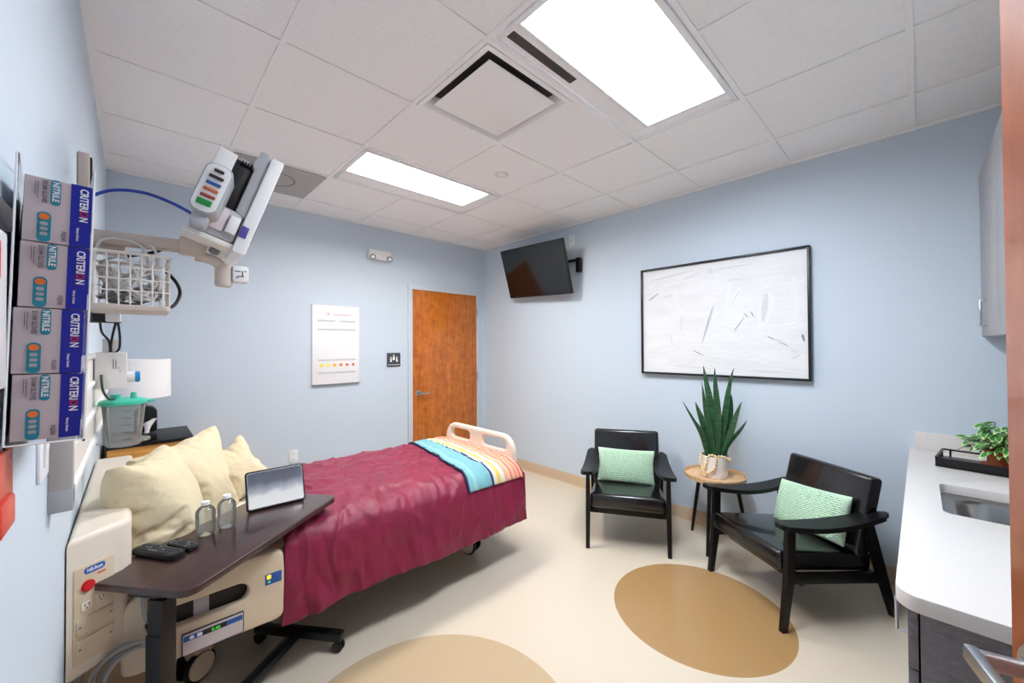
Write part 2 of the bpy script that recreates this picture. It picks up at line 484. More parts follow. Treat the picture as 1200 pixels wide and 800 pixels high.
# ------------------------------------------------------------------ room
XL, XR, YB, H = -.150, 3.345, 4.0, 2.741
YN, YJ, XJ = -.60, -.41, 1.20           # near wall behind the counter, and the jog by the entry door
YH = -1.7                               # hallway beyond the entry door

struct(MB().box(((XL + XR) / 2, (YB + YH) / 2, -.05), (XR - XL + .2, YB - YH + .2, .1), 'vinyl_floor').done('floor'))
ce = MB()
HOLES = ((1.068, 1.650, 1.247, 1.829), (1.068, 2.259, .638, 1.219), (1.068, 2.259, 2.466, 3.048))
X0_, X1_, Y0_, Y1_ = XL - .1, XR + .1, YH - .1, YB + .1
ys_ = sorted({Y0_, Y1_} | {h[2] for h in HOLES} | {h[3] for h in HOLES})
for ya, yb_ in zip(ys_, ys_[1:]):
    xc = X0_; ym = (ya + yb_) / 2
    for h in sorted(h for h in HOLES if h[2] < ym < h[3]):
        ce.box(((xc + h[0]) / 2, ym, H + .058), (h[0] - xc, yb_ - ya, .1), 'tile_white'); xc = h[1]
    ce.box(((xc + X1_) / 2, ym, H + .058), (X1_ - xc, yb_ - ya, .1), 'tile_white')
ce.box(((X0_ + X1_) / 2, (Y0_ + Y1_) / 2, H + .28), (X1_ - X0_, Y1_ - Y0_, .02), 'slot_dark')
struct(ce.done('ceiling'))
struct(MB().box((XL - .05, (YB + YH) / 2, H / 2), (.1, YB - YH + .2, H + .1), 'wall_paint').done('wall_left'))
struct(MB().box((XR + .05, (YB + YH) / 2, H / 2), (.1, YB - YH + .2, H + .1), 'wall_paint').done('wall_right'))
struct(MB().box(((XL + XR) / 2, YB + .05, H / 2), (XR - XL, .1, H + .1), 'wall_paint').done('wall_back'))
wn = MB()
DX0, DX1 = .02, 1.02                    # entry opening
wn.box(((XL + DX0) / 2, YJ - .06, H / 2), (DX0 - XL, .12, H), 'wall_paint')
wn.box(((DX1 + XJ) / 2, YJ - .06, H / 2), (XJ - DX1, .12, H), 'wall_paint')
wn.box(((DX0 + DX1) / 2, YJ - .06, (2.16 + H) / 2), (DX1 - DX0, .12, H - 2.16), 'wall_paint')
struct(wn.done('wall_near'))
struct(MB().box((XJ - .04, (YJ + YN) / 2 - .12, H / 2), (.08, YJ - YN, H), 'wall_paint').done('wall_side'))
struct(MB().box(((XJ + XR) / 2, YN - .06, H / 2), (XR - XJ, .12, H), 'wall_paint').done('wall_counter'))
struct(MB().box(((XL + XR) / 2, YH - .05, H / 2), (XR - XL, .1, H), 'wall_paint').done('wall_hallway'))

# ceiling grid
g = MB()
x0g, y0g, P = 1.054, 1.843, .6096
xg = [x0g + k * P for k in range(-1, 4)]; yy = [y0g + k * P for k in range(-4, 4)]
def free(x, y): return not any(h[0] + .02 < x < h[1] - .02 and h[2] + .02 < y < h[3] - .02 for h in HOLES)
ye = [YN] + yy + [YB]; xe = [XL] + xg + [XR]
for x in xg:
    for ya, yb_ in zip(ye, ye[1:]):
        if free(x, (ya + yb_) / 2): g.box((x, (ya + yb_) / 2, H + .004), (.024, yb_ - ya + .002, .006), 'tee_white', bev=.001, seg=1)
for y in yy:
    for xa, xb in zip(xe, xe[1:]):
        if free((xa + xb) / 2, y): g.box(((xa + xb) / 2, y, H + .0042), (xb - xa + .002, .024, .0058), 'tee_white', bev=.001, seg=1)
for (a, b, c, d) in (((XL + .011), (YB + YN) / 2, .022, YB - YN), ((XR - .011), (YB + YN) / 2, .022, YB - YN)):
    g.box((a, b, H + .001), (c, d, .012), 'tee_white')
g.box(((XL + XR) / 2, YB - .011, H + .001), (XR - XL, .022, .012), 'tee_white')
struct(g.done('trim_1'))

# cove base
def base(name, pts, nrm):
    (x0, y0), (x1, y1) = pts; d = V((x1 - x0, y1 - y0, 0)); L = d.length; d.normalize(); n = V((*nrm, 0))
    prof = [(0, 0), (.018, 0), (.010, .006), (.006, .014), (.005, .104), (.002, .108), (0, .108)]
    b = MB(); t = bmesh.new(); rows = []
    for q in (0, 1):
        o = V((x0, y0, 0)) + d * L * q
        rows.append([t.verts.new(o + n * a + V((0, 0, z))) for a, z in prof])
    for i in range(len(prof)):
        j = (i + 1) % len(prof); t.faces.new((rows[0][i], rows[0][j], rows[1][j], rows[1][i]))
    t.faces.new(rows[0]); t.faces.new(list(reversed(rows[1])))
    bmesh.ops.recalc_face_normals(t, faces=t.faces[:])
    b.take(t, 'base_vinyl'); return struct(b.done(name))
base('baseboard_right', ((XR, .0), (XR, YB)), (-1, 0))
base('baseboard_back', ((XL, YB), (2.20, YB)), (0, -1))
base('baseboard_left', ((XL, YJ), (XL, YB)), (1, 0))

# ------------------------------------------------------------------ restroom door in the back wall
d = MB()
fx0, fx1, fz = 2.215, 3.245, 2.165
for (c, s) in (((fx0 + .026, YB - .012, fz / 2), (.052, .03, fz)), ((fx1 - .026, YB - .012, fz / 2), (.052, .03, fz)),
               (((fx0 + fx1) / 2, YB - .0135, fz - .024), (fx1 - fx0 - .001, .033, .0525))):
    d.box(c, s, 'trim_paint', bev=.004)
dr = struct(d.done('door_1'))
lf = MB().box(((2.270 + 3.190) / 2, YB - .006, 1.066), (.916, .03, 2.108), 'door_wood', bev=.002).done('door_leaf', dr)
def lever(b, cx, cz, y, s=1):
    b.cyl((cx, y, cz), (cx, y - .012, cz), .032, 'satin_steel', seg=28, bev=.003)
    b.cyl((cx, y - .012, cz), (cx, y - .05, cz), .011, 'satin_steel')
    b.tube([(cx - .005 * s, y - .05, cz), (cx + .03 * s, y - .054, cz), (cx + .075 * s, y - .05, cz - .002), (cx + .12 * s, y - .046, cz - .004)], .010, 'satin_steel', seg=10, smooth=4)
h = MB(); lever(h, 2.335, .935, YB - .021); h.done('door_handle', dr)
for z in (.25, 1.08, 1.90):
    MB().cyl((3.197, YB - .027, z - .05), (3.197, YB - .027, z + .05), .008, 'satin_steel', seg=10).done('hinge', dr)

# ------------------------------------------------------------------ entry door, ajar beside the camera
tip = V((.985, -.093, 0)); ud = V((-.956, -.293, 0)); nd = V((-.293, .956, 0))
ang = math.atan2(ud.y, ud.x)
Xd = T(*tip) @ rotz(ang)                # local x from tip towards hinge, local -y faces ... room side is local -y
dl = tag(bpy.data.objects.new('door_2', None)); COL.objects.link(dl); dl.matrix_local = Xd; W[dl] = Xd.copy(); dl['kind'] = 'structure'
sgn = 1 if (Xd.to_3x3() @ V((0, 1, 0))).dot(nd) > 0 else -1
MB().box((.465, -sgn * .0225, 1.07), (.93, .045, 2.13), 'leaf_wood', bev=.002).done('door_leaf', dl, local=True)
h = MB()
def lever2(b, y0, s, cz):
    b.cyl((.068, y0, cz), (.068, y0 + s * .010, cz), .034, 'satin_steel', seg=36, bev=.003)
    b.cyl((.068, y0 + s * .010, cz), (.068, y0 + s * .018, cz), .016, 'satin_steel', seg=24)
    b.cyl((.068, y0 + s * .018, cz), (.068, y0 + s * .066, cz), .012, 'satin_steel', seg=24)
    b.box((.118, y0 + s * .066, cz), (.126, .016, .024), 'satin_steel', bev=.004)
lever2(h, 0, sgn, 1.0); h.done('door_handle', dl, local=True)
h = MB(); lever2(h, -sgn * .045, -sgn, 1.0); h.done('door_handle', dl, local=True)
j = MB()
for x in (DX0 + .02, DX1 - .02): j.box((x, YJ - .06, 1.08), (.04, .15, 2.16), 'trim_paint', bev=.004)
j.box(((DX0 + DX1) / 2, YJ - .06, 2.15), (DX1 - DX0, .15, .04), 'trim_paint', bev=.004)
struct(j.done('trim_2'))

# ------------------------------------------------------------------ ceiling fixtures
def troffer(label, x0, x1, y0, y1, lx0, lx1, ly0, ly1, lens, reflected_slot):
    dp = .075
    t = thing('ceiling_light', label, 'ceiling light', ((x0 + x1) / 2, (y0 + y1) / 2, H), 0, 'recessed ceiling lights')
    def ring(b, ax0, ax1, ay0, ay1, w, z, th, m, bev=.002):
        b.box(((ax0 + ax1) / 2, ay0 + w / 2, z), (ax1 - ax0, w, th), m, bev=bev)
        b.box(((ax0 + ax1) / 2, ay1 - w / 2, z), (ax1 - ax0, w, th), m, bev=bev)
        b.box((ax0 + w / 2, (ay0 + ay1) / 2, z), (w, ay1 - ay0 - 2 * w, th), m, bev=bev)
        b.box((ax1 - w / 2, (ay0 + ay1) / 2, z), (w, ay1 - ay0 - 2 * w, th), m, bev=bev)
    f = MB(); ring(f, x0, x1, y0, y1, .022, H - .001, .012, 'gloss_white'); f.done('frame', t)
    f = MB(); ring(f, lx0 - .022, lx1 + .022, ly0 - .022, ly1 + .022, .021, H + dp / 2 - .004, dp + .004, 'gloss_white'); f.done('lens_frame', t)
    p = MB(); w = .023
    def rect(ax0, ax1, ay0, ay1):
        if ax1 - ax0 > .012 and ay1 - ay0 > .012: p.box(((ax0 + ax1) / 2, (ay0 + ay1) / 2, H + .004), (ax1 - ax0 - .004, ay1 - ay0 - .004, .004), 'tile_white')
    xi0, xi1, yi0, yi1 = x0 + w, x1 - w, y0 + w, y1 - w; mx = (x0 + x1) / 2
    rect(xi0, mx, ly1 + .022, yi1); rect(mx, lx1 + .022, ly1 + .022, yi1); rect(lx1 + .022, xi1, ly1 + .022, yi1)
    rect(lx1 + .022, xi1, yi0, ly1 + .022); rect(xi0, lx1 + .022, yi0, ly0 - .022)
    p.done('reveal_panel', t)
    MB().box(((lx0 + lx1) / 2, (ly0 + ly1) / 2, H + dp - .003), (lx1 - lx0 - .001, ly1 - ly0 - .001, .006), lens).done('lens', t)
    if reflected_slot:
        MB().box((x0 + .245, (ly1 + .022 + yi1) / 2, H + .0015), (.42, .042, .003), 'slot_dark').done('slot_reflection', t)  # mirror image of the diffuser gap, built as a dark bar
e = .014
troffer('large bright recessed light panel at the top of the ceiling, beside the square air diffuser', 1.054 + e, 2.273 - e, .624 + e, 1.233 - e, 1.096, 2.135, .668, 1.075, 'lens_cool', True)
troffer('smaller-looking recessed light panel near the back wall, above the whiteboard', 1.054 + e, 2.273 - e, 2.452 + e, 3.062 - e, 1.096, 2.13, 2.494, 2.85, 'lens_warm', False)

# square plaque diffuser
t = thing('air_diffuser', 'square white ceiling air diffuser with a raised plaque beside the large light', 'air vent', (1.3588, 1.538, H))
cx, cy = 1.3588, 1.538
b = MB(); hw = .291
prof = [(hw, .006), (hw, -.004), (hw - .022, -.005), (hw - .034, .006), (hw - .05, .06)]
tb = bmesh.new(); rows = []
for (w_, z) in prof: rows.append([tb.verts.new((cx + sx * w_, cy + sy * w_, H + z)) for sx, sy in ((-1, -1), (1, -1), (1, 1), (-1, 1))])
for a, c in zip(rows, rows[1:]):
    for i in range(4): tb.faces.new((a[i], a[(i + 1) % 4], c[(i + 1) % 4], c[i]))
bmesh.ops.recalc_face_normals(tb, faces=tb.faces[:])
b.take(tb, 'tee_white'); b.done('frame', t)
MB().box((cx, cy, H + .075), (.50, .50, .03), 'slot_dark').done('throat', t)
MB().box((cx, cy, H - .001), (.45, .45, .006), 'tee_white', bev=.002).box((cx, cy, H + .03), (.12, .12, .06), 'slot_dark').done('plaque', t)
# return grille
t = thing('return_grille', 'grey perforated return air grille in the ceiling above the patient monitor', 'air vent', (.749, 3.367, H))
MB().box((.749, 3.367, H - .001), (.575, .575, .005), 'vent_grey', bev=.002).done('face', t)
b = MB(); b.lathe([(.13, 0), (.145, -.002), (.15, 0)], 'mid_grey', c=(.749, 3.367, H - .0032), seg=36)
b.done('neck_ring', t)
# concealed sprinkler
tag(MB().lathe([(0, -.006), (.034, -.006), (.042, -.002), (.042, 0)], 'tee_white', c=(1.976, 2.155, H + .009)).lathe([(.042, 0), (.046, -.001), (.046, .001)], 'mid_grey', c=(1.976, 2.155, H + .008)).done('sprinkler_cover'),
    'small round white sprinkler cover plate in a ceiling tile between the lights', 'sprinkler')

# ------------------------------------------------------------------ back wall items
t = thing('whiteboard', 'white patient communication board with a row of coloured dots on the back wall', 'whiteboard', (1.435, YB, 1.10))
MB().box((1.435, YB - .008, 1.485), (.448, .016, .77), 'gloss_white', bev=.002).done('board', t)
f = MB()
for (c, s) in (((1.435, YB - .011, 1.102), (.452, .024, .012)), ((1.213, YB - .009, 1.485), (.008, .020, .774)), ((1.657, YB - .009, 1.485), (.008, .020, .774)), ((1.435, YB - .009, 1.870), (.452, .020, .006))):
    f.box(c, s, 'satin_steel' if c[2] < 1.2 else 'white_plastic', bev=.001, seg=1)
f.done('frame', t)
p = MB(); yb = YB - .0168
def wb(u, v): return (1.213 + .444 * u, yb, 1.87 - .77 * v)
def bar(u0, u1, v, hgt, m):
    a = wb(u0, v); c = wb(u1, v); p.box(((a[0] + c[0]) / 2, yb, a[2]), (c[0] - a[0], .001, hgt), m)
for (u0, u1, v, hh, m) in ((.10, .48, .195, .018, 'bar_grey'), (.56, .92, .195, .018, 'bar_grey'), (.10, .92, .305, .018, 'bar_grey'),
                           (.10, .92, .69, .016, 'bar_grey'), (.10, .92, .85, .016, 'bar_grey'), (.42, .82, .115, .010, 'header_pink')):
    bar(u0, u1, v, hh, m)
for i, m in enumerate(('yellow_dot', 'yellow_dot', 'gold_dot', 'orange_dot', 'brick_dot', 'brick_dot')):
    c = V(wb(.18 + i * .137, .755)); MB().cyl(c, c - V((0, .001, 0)), .0185 - .001 * i, m, seg=20).done('scale_dot', t)
c = V(wb(.31, .11))
for k in range(4):
    a = k * pi / 2; p.box(c + V((cos(a) * .012, -.0003, sin(a) * .012)), (.012, .001, .012), 'header_pink' if k else 'red_mark', X=None)
p.done('printed_face', t)

t = thing('restroom_sign', 'small square dark sign with white figures left of the wooden restroom door', 'sign', (2.045, YB, 1.32))
MB().box((2.045, YB - .004, 1.322), (.158, .008, .15), 'sign_dark', bev=.001).done('plate', t)
p = MB(); ys = YB - .0088
for (x, z, k) in ((2.012, 1.325, 0), (2.045, 1.345, 1), (2.080, 1.325, 0)):
    p.cyl((x, ys, z + .022), (x, ys + .001, z + .022), .0085, 'paper_white', seg=14)
    p.box((x, ys, z - .008), (.020 if not k else .024, .001, .036), 'paper_white')
p.box((2.088, ys, 1.306), (.012, .001, .014), 'paper_white')
p.box((2.045, ys, 1.268), (.14, .001, .005), 'paper_white')
p.done('figures', t)

t = thing('emergency_light', 'white emergency light with two round lamps high on the back wall', 'emergency light', (1.873, YB, 2.43))
b = MB(); b.prism(rrect(1.752, 2.385, 1.992, 2.485, .02), .06, 'white_plastic', X=Matrix(((1, 0, 0, 0), (0, 0, -1, YB), (0, 1, 0, 0), (0, 0, 0, 1))), bev=.012); b.done('housing', t)
for x in (1.782, 1.968):
    q = MB(); q.cyl((x, YB - .058, 2.408), (x - .004, YB - .082, 2.398), .026, 'mid_grey', r1=.03, seg=20)
    q.cyl((x - .004, YB - .0821, 2.398), (x - .0042, YB - .0835, 2.3975), .018, 'gloss_white', seg=16); q.done('lamp_head', t)
def outlet(name, label, cat, X, w=.075, hh=.118, kind='outlet', group=None):
    """plate in local XZ facing local -y"""
    t = thing(name, label, cat, X=X, group=group)
    MB().prism(rrect(-w / 2, -hh / 2, w / 2, hh / 2, .006, 3), .006, 'switch_white', X=Matrix(((1, 0, 0, 0), (0, 0, -1, 0), (0, 1, 0, 0), (0, 0, 0, 1))), bev=.002).done('cover_plate', t, local=True)
    b = MB()
    if kind == 'outlet':
        for z in (-.026, .026):
            b = MB(); b.box((0, -.0065, z), (.034, .003, .030), 'white_plastic', bev=.001)
            for x in (-.006, .006): b.box((x, -.0082, z + .003), (.002, .001, .008), 'slot_dark')
            b.done('socket', t, local=True)
    elif kind == 'switch':
        b.box((0, -.0075, 0), (.034, .006, .068), 'white_plastic', bev=.002, X=rotx(.06)); b.done('rocker', t, local=True)
    else:
        b.cyl((0, -.005, 0), (0, -.016, 0), .006, 'satin_steel', seg=12); b.done('coax_jack', t, local=True)
    return t
outlet('wall_outlet', 'white electrical outlet low on the back wall above the comforter', 'outlet', T(1.056, YB, .465))
outlet('wall_outlet', 'white electrical outlet on the right wall behind the armchair beside the restroom end', 'outlet', T(XR, 1.545, .41) @ rotz(-pi / 2))
outlet('cable_jack_plate', 'white cable jack plate on the right wall just above the television', 'wall plate', T(XR, 2.548, 2.578) @ rotz(-pi / 2), kind='coax')
outlet('light_switch', 'white light switch plate on the left wall below the glove boxes', 'switch', T(XL, 1.365, 1.235) @ rotz(pi / 2), kind='switch', hh=.12, w=.12)

# ------------------------------------------------------------------ television
Xt = T(3.135, 2.914, 2.279) @ rotz(-1.624) @ rotx(.32) @ roty(.041)
t = thing('tv', 'black flat screen television tilted down on the right wall near the corner', 'television', X=Xt)
MB().box((0, .018, 0), (.954, .030, .562), 'black_plastic', bev=.006).done('bezel', t, local=True)
MB().box((0, .002, .004), (.932, .004, .536), 'screen_black', bev=.001, seg=1).done('screen', t, local=True)
MB().box((0, .045, -.03), (.55, .035, .34), 'black_plastic', bev=.012).done('back_cover', t, local=True)
t = thing('tv_mount', 'black tilting wall mount bracket holding the television', 'wall mount', (XR, 2.86, 2.3))
b = MB(); b.box((XR - .012, 2.86, 2.3), (.02, .40, .22), 'black_paint', bev=.003)
b.box((XR - .03, 2.44, 2.30), (.05, .05, .15), 'black_paint', bev=.004)
b.done('wall_plate', t)
b = MB(); b.tube([(XR - .02, 2.86, 2.32), (XR - .075, 2.88, 2.31), (XR - .13, 2.90, 2.29)], .018, 'black_paint', seg=10)
b.box((XR - .018, 2.65, 2.36), (.022, .45, .025), 'black_paint'); b.done('arm', t)

# ------------------------------------------------------------------ framed abstract painting
t = thing('framed_painting', 'large white abstract painting with grey brush strokes in a thin black frame', 'painting', (XR, 1.13, 1.21))
y0, y1, z0, z1 = .512, 1.748, 1.214, 2.142
f = MB(); dp = .045; w = .016
for (c, s) in (((XR - dp / 2, (y0 + y1) / 2, z0 + w / 2), (dp, y1 - y0, w)), ((XR - dp / 2, (y0 + y1) / 2, z1 - w / 2), (dp, y1 - y0, w)),
               ((XR - dp / 2, y0 + w / 2, (z0 + z1) / 2), (dp, w, z1 - z0)), ((XR - dp / 2, y1 - w / 2, (z0 + z1) / 2), (dp, w, z1 - z0))):
    f.box(c, s, 'art_black', bev=.002)
f.done('frame', t)
cv = MB(); cv.box((XR - .018, (y0 + y1) / 2, (z0 + z1) / 2), (.02, y1 - y0 - 2 * w, z1 - z0 - 2 * w), 'art_white')
xs = XR - .0284
def stroke(u0, v0, u1, v1, wd, m, n=14, curve=0, rag=.35):
    # u 0..1 left to right (towards smaller y), v 0..1 top to bottom
    tb = bmesh.new(); A = []; B = []
    Wd = y1 - y0 - .04; Hd = z1 - z0 - .04
    p0 = V((y1 - .02 - u0 * Wd, z1 - .02 - v0 * Hd)); p1 = V((y1 - .02 - u1 * Wd, z1 - .02 - v1 * Hd)); dd = p1 - p0; nn = V((-dd.y, dd.x)).normalized()
    stroke.k += 1; x = xs - .00004 * (stroke.k % 9)
    for i in range(n + 1):
        q = i / n; c = p0 + dd * q + nn * curve * sin(pi * q)
        hw = wd * (.55 + .45 * sin(pi * min(1, q * 1.15))) * (1 - rag * random.random()) / 2
        if i in (0, n): hw *= .35
        a = c + nn * hw; e_ = c - nn * hw
        lim = lambda p: (min(max(p.x, y0 + .018), y1 - .018), min(max(p.y, z0 + .018), z1 - .018))
        A.append(tb.verts.new((x, *lim(a)))); B.append(tb.verts.new((x, *lim(e_))))
    for i in range(n): tb.faces.new((A[i], A[i + 1], B[i + 1], B[i]))
    cv.take(tb, m)
stroke.k = 0
for s_ in ((.02, .09, .30, .02, .03, 'stroke_pale'), (.05, .10, .38, .045, .02, 'stroke_mid'), (.30, .12, .42, .075, .016, 'stroke_mid'), (.50, .07, .72, .06, .018, 'stroke_mid'),
           (.70, .12, .95, .09, .03, 'stroke_pale'), (.02, .14, .10, .16, .03, 'stroke_pale'), (.12, .17, .28, .14, .03, 'stroke_pale'), (.31, .14, .42, .13, .02, 'stroke_pale'),
           (.47, .05, .49, .10, .035, 'stroke_mid'), (.04, .295, .12, .225, .010, 'stroke_dark'), (.15, .27, .25, .255, .020, 'stroke_mid'), (.24, .20, .30, .45, .05, 'stroke_pale', 14, .03),
           (.285, .46, .280, .61, .014, 'stroke_mid'), (.30, .49, .38, .50, .010, 'stroke_pale'), (.27, .46, .08, .64, .02, 'stroke_pale', 14, -.02), (.06, .72, .22, .67, .03, 'stroke_pale'),
           (.20, .64, .22, .74, .014, 'stroke_mid'), (.10, .82, .24, .76, .02, 'stroke_pale'), (.50, .38, .42, .73, .028, 'stroke_mid'), (.49, .40, .425, .70, .008, 'stroke_dark'),
           (.60, .18, .555, .58, .035, 'stroke_pale'), (.66, .24, .60, .42, .06, 'stroke_pale'), (.655, .27, .60, .40, .010, 'stroke_mid'), (.58, .18, .66, .175, .016, 'stroke_mid'),
           (.55, .60, .67, .72, .04, 'stroke_pale'), (.62, .62, .68, .50, .008, 'stroke_dark'), (.675, .47, .70, .51, .008, 'stroke_dark'), (.715, .46, .73, .51, .008, 'stroke_dark'),
           (.82, .32, .76, .62, .10, 'stroke_pale'), (.80, .32, .78, .55, .05, 'stroke_mid'), (.80, .67, .91, .755, .012, 'stroke_dark'), (.91, .76, .96, .83, .010, 'stroke_mid'),
           (.83, .69, .90, .735, .022, 'stroke_mid'), (.72, .20, .92, .19, .03, 'stroke_pale'), (.74, .15, .93, .15, .02, 'stroke_pale'), (.93, .20, .95, .60, .05, 'stroke_pale'),
           (.975, .66, .985, .72, .02, 'stroke_dark'), (.36, .79, .43, .835, .008, 'stroke_dark'), (.22, .935, .50, .955, .010, 'stroke_mid'), (.40, .955, .62, .975, .014, 'stroke_pale'),
           (.02, .95, .22, .93, .02, 'stroke_pale'), (.70, .96, .94, .965, .014, 'stroke_mid'), (.90, .86, .97, .90, .05, 'stroke_pale'), (.92, .85, .96, .83, .02, 'stroke_mid')):
    stroke(*s_)
cv.done('canvas', t)

# ------------------------------------------------------------------ soft shapes
def cushion(mb, w, h, t, m, n=40, pinch=.07, wr=.0, ws=6.0, seed=0, ribs=0, rib_h=0, X=None, power=.42, sag=0, rnd=0):
    def side(sg):
        def fn(a, b):
            u, v = 2 * a - 1, 2 * b - 1
            x = w / 2 * u * (1 - pinch * (1 - v * v)); z = h / 2 * v * (1 - pinch * (1 - u * u))
            if rnd:
                x *= math.sqrt(1 - rnd * .5 * v * v); z *= math.sqrt(1 - rnd * .5 * u * u)
            env = max(0, (1 - u ** 4) * (1 - v ** 4))
            th = t / 2 * max(0, (1 - u * u) * (1 - v * v)) ** power
            p = V((x * 4 + seed, sg * 3 + seed * .7, z * 4))
            if wr:
                q = noise.noise(p * ws * .35) * 1.1
                for k, (ax, az) in enumerate(((1.1, .34), (.42, 1.0), (.9, .6))):
                    pr_ = V((x * 4 * ax + seed + k * 7 + .3 * noise.noise(p * 1.3), z * 4 * az * (1 if k != 2 else 1) + (x * 2.2 if k == 2 else 0) + seed, sg * 2.0 + k))
                    q -= .75 * (1 - abs(noise.noise(pr_ * ws * .40))) ** 16
                q += .22 * noise.noise(V((p.x * 2.6, p.y, p.z * .9)) * ws * .7) + .10 * noise.noise(p * ws * 2.2)
                th += wr * q * env
            if ribs and env > 0:
                ph = v * ribs * pi + .25 * sin(u * 9 * pi)
                th += rib_h * (abs(cos(ph)) ** .6 + .30 * sin(u * 15 * pi + (1 if int(math.floor(v * ribs + .5)) % 2 else 0) * pi)) * min(1, env * 3)
            if sag: x, z = x, z - sag * (1 - u * u) * (v + 1) / 2
            return V((x, sg * th, z))
        return fn
    tb = MB(); tb.grid(side(-1), n, n, m); tb.grid(side(1), n, n, m)
    bmesh.ops.remove_doubles(tb.bm, verts=tb.bm.verts[:], dist=1e-5)
    bmesh.ops.recalc_face_normals(tb.bm, faces=tb.bm.faces[:])
    bm2 = tb.bm
    return mb.take(bm2, m, X)

# ------------------------------------------------------------------ armchairs
def armchair(label, x, y, rz):
    t = thing('armchair', label, 'armchair', (x, y, 0), rz, 'black vinyl armchairs along the right wall')
    hw = .278
    for s in (-1, 1):
        b = MB()                                     # front leg, tapering to floor
        tb = bmesh.new()
        secs = [(0, -.305, .026, .030), (.24, -.272, .030, .042), (.40, -.262, .028, .046), (.525, -.258, .024, .046)]
        rows = [[tb.verts.new((s * hw + sx * wx / 2, yy + sy * wy / 2, z)) for sx, sy in ((-1, -1), (1, -1), (1, 1), (-1, 1))] for z, yy, wx, wy in secs]
        for a, c in zip(rows, rows[1:]):
            for i in range(4): tb.faces.new((a[i], a[(i + 1) % 4], c[(i + 1) % 4], c[i]))
        tb.faces.new(list(reversed(rows[0]))); tb.faces.new(rows[-1])
        b.take(tb, 'black_wood'); b.done('leg', t, local=True)
        b = MB(); tb = bmesh.new()
        secs = [(0, .375, .026, .030), (.22, .305, .030, .046), (.40, .250, .030, .050), (.528, .215, .026, .046)]
        rows = [[tb.verts.new((s * hw + sx * wx / 2, yy + sy * wy / 2, z)) for sx, sy in ((-1, -1), (1, -1), (1, 1), (-1, 1))] for z, yy, wx, wy in secs]
        for a, c in zip(rows, rows[1:]):
            for i in range(4): tb.faces.new((a[i], a[(i + 1) % 4], c[(i + 1) % 4], c[i]))
        tb.faces.new(list(reversed(rows[0]))); tb.faces.new(rows[-1])
        b.take(tb, 'black_wood'); b.done('leg', t, local=True)
        b = MB()                                     # sweeping paddle arm
        def arm(a, c, s=s):
            yy = -.335 + .665 * a
            z = .545 - .035 * sin(pi * min(1, a * 1.02)) + .006 * a
            wd = .020 + .040 * sin(pi * (a * .86 + .10)) ** .7
            if a < .03: wd *= .55 + 15 * a
            if a > .94: wd *= max(.35, (1 - a) / .06)
            ph = 2 * pi * c
            px = max(-1, min(1, 1.5 * cos(ph))); pz = max(-1, min(1, 1.5 * sin(ph)))
            return V((s * (hw + .010 - .02 * sin(pi * a)) + wd * px, yy, z + .0125 * pz))
        b.grid(arm, 30, 16, 'black_wood')
        bmesh.ops.remove_doubles(b.bm, verts=b.bm.verts[:], dist=1e-5)
        bmesh.ops.holes_fill(b.bm, edges=b.bm.edges[:], sides=20)
        bmesh.ops.recalc_face_normals(b.bm, faces=b.bm.faces[:])
        b.done('armrest', t, local=True)
        b = MB(); b.box((0, 0, 0), (.024, .56, .055), 'black_wood', bev=.003, X=T(s * (hw - .006), .02, .238) @ rotx(-.09)); b.done('side_rail', t, local=True)
    MB().box((0, -.17, .232), (.53, .026, .050), 'black_wood', bev=.003).done('front_rail', t, local=True)
    MB().box((0, .27, .215), (.53, .026, .045), 'black_wood', bev=.003).done('rear_rail', t, local=True)
    b = MB(); b.box((0, 0, 0), (.515, .58, .105), 'black_vinyl', bev=.026, seg=4, X=T(0, -.015, .312) @ rotx(-.11)); b.done('seat', t, local=True)
    b = MB(); b.box((0, 0, 0), (.525, .085, .44), 'black_vinyl', bev=.024, seg=4, X=T(0, .262, .525) @ rotx(-.26)); b.done('backrest', t, local=True)
    return t
ch1 = armchair('black vinyl armchair with wooden arms, nearer the television, between side table and bed', 2.785, 1.607, math.atan2(-.86, .51))
ch2 = armchair('black vinyl armchair turned sideways beside the white counter', 2.801, .559, math.atan2(-.826, -.565))
def lumbar(label, chair, dx, tilt, roll, seed, dy=.155, dz=.475):
    X = W[chair] @ T(dx, dy, dz) @ rotx(tilt) @ roty(roll)
    t = tag(None or cushion(MB(), .45, .27, .12, 'green_yarn', n=140, pinch=.05, ribs=11, rib_h=.010, seed=seed).done('lumbar_pillow'), label, 'pillow', 'mint green knitted pillows')
    t.matrix_local = X; W[t] = X
    return t
lumbar('mint green knitted lumbar pillow upright on the armchair nearer the television', ch1, -.005, -.30, .02, 2)
lumbar('mint green knitted lumbar pillow leaning on the armchair beside the counter', ch2, .0, -.36, -.10, 5)

# ------------------------------------------------------------------ side table with snake plant
sx, sy, sh = 3.090, 1.062, .512
t = thing('side_table', 'small round wooden tray-top side table with black legs between the two armchairs', 'side table', (sx, sy, 0))
b = MB(); b.lathe([(0, .484), (.190, .484), (.202, .490), (.206, .515), (.206, .522), (.200, .522), (.196, .503), (.0, .503)], 'light_wood', c=(sx, sy, 0), seg=48); b.done('tray_top', t)
for (fx, fy) in ((3.187, 1.269), (2.869, 1.040), (3.235, .880)):
    dx, dy = fx - sx, fy - sy
    MB().cyl((fx, fy, 0), (sx + dx * .62, sy + dy * .62, .486), .010, 'black_wood', r1=.015, seg=14).done('leg', t)

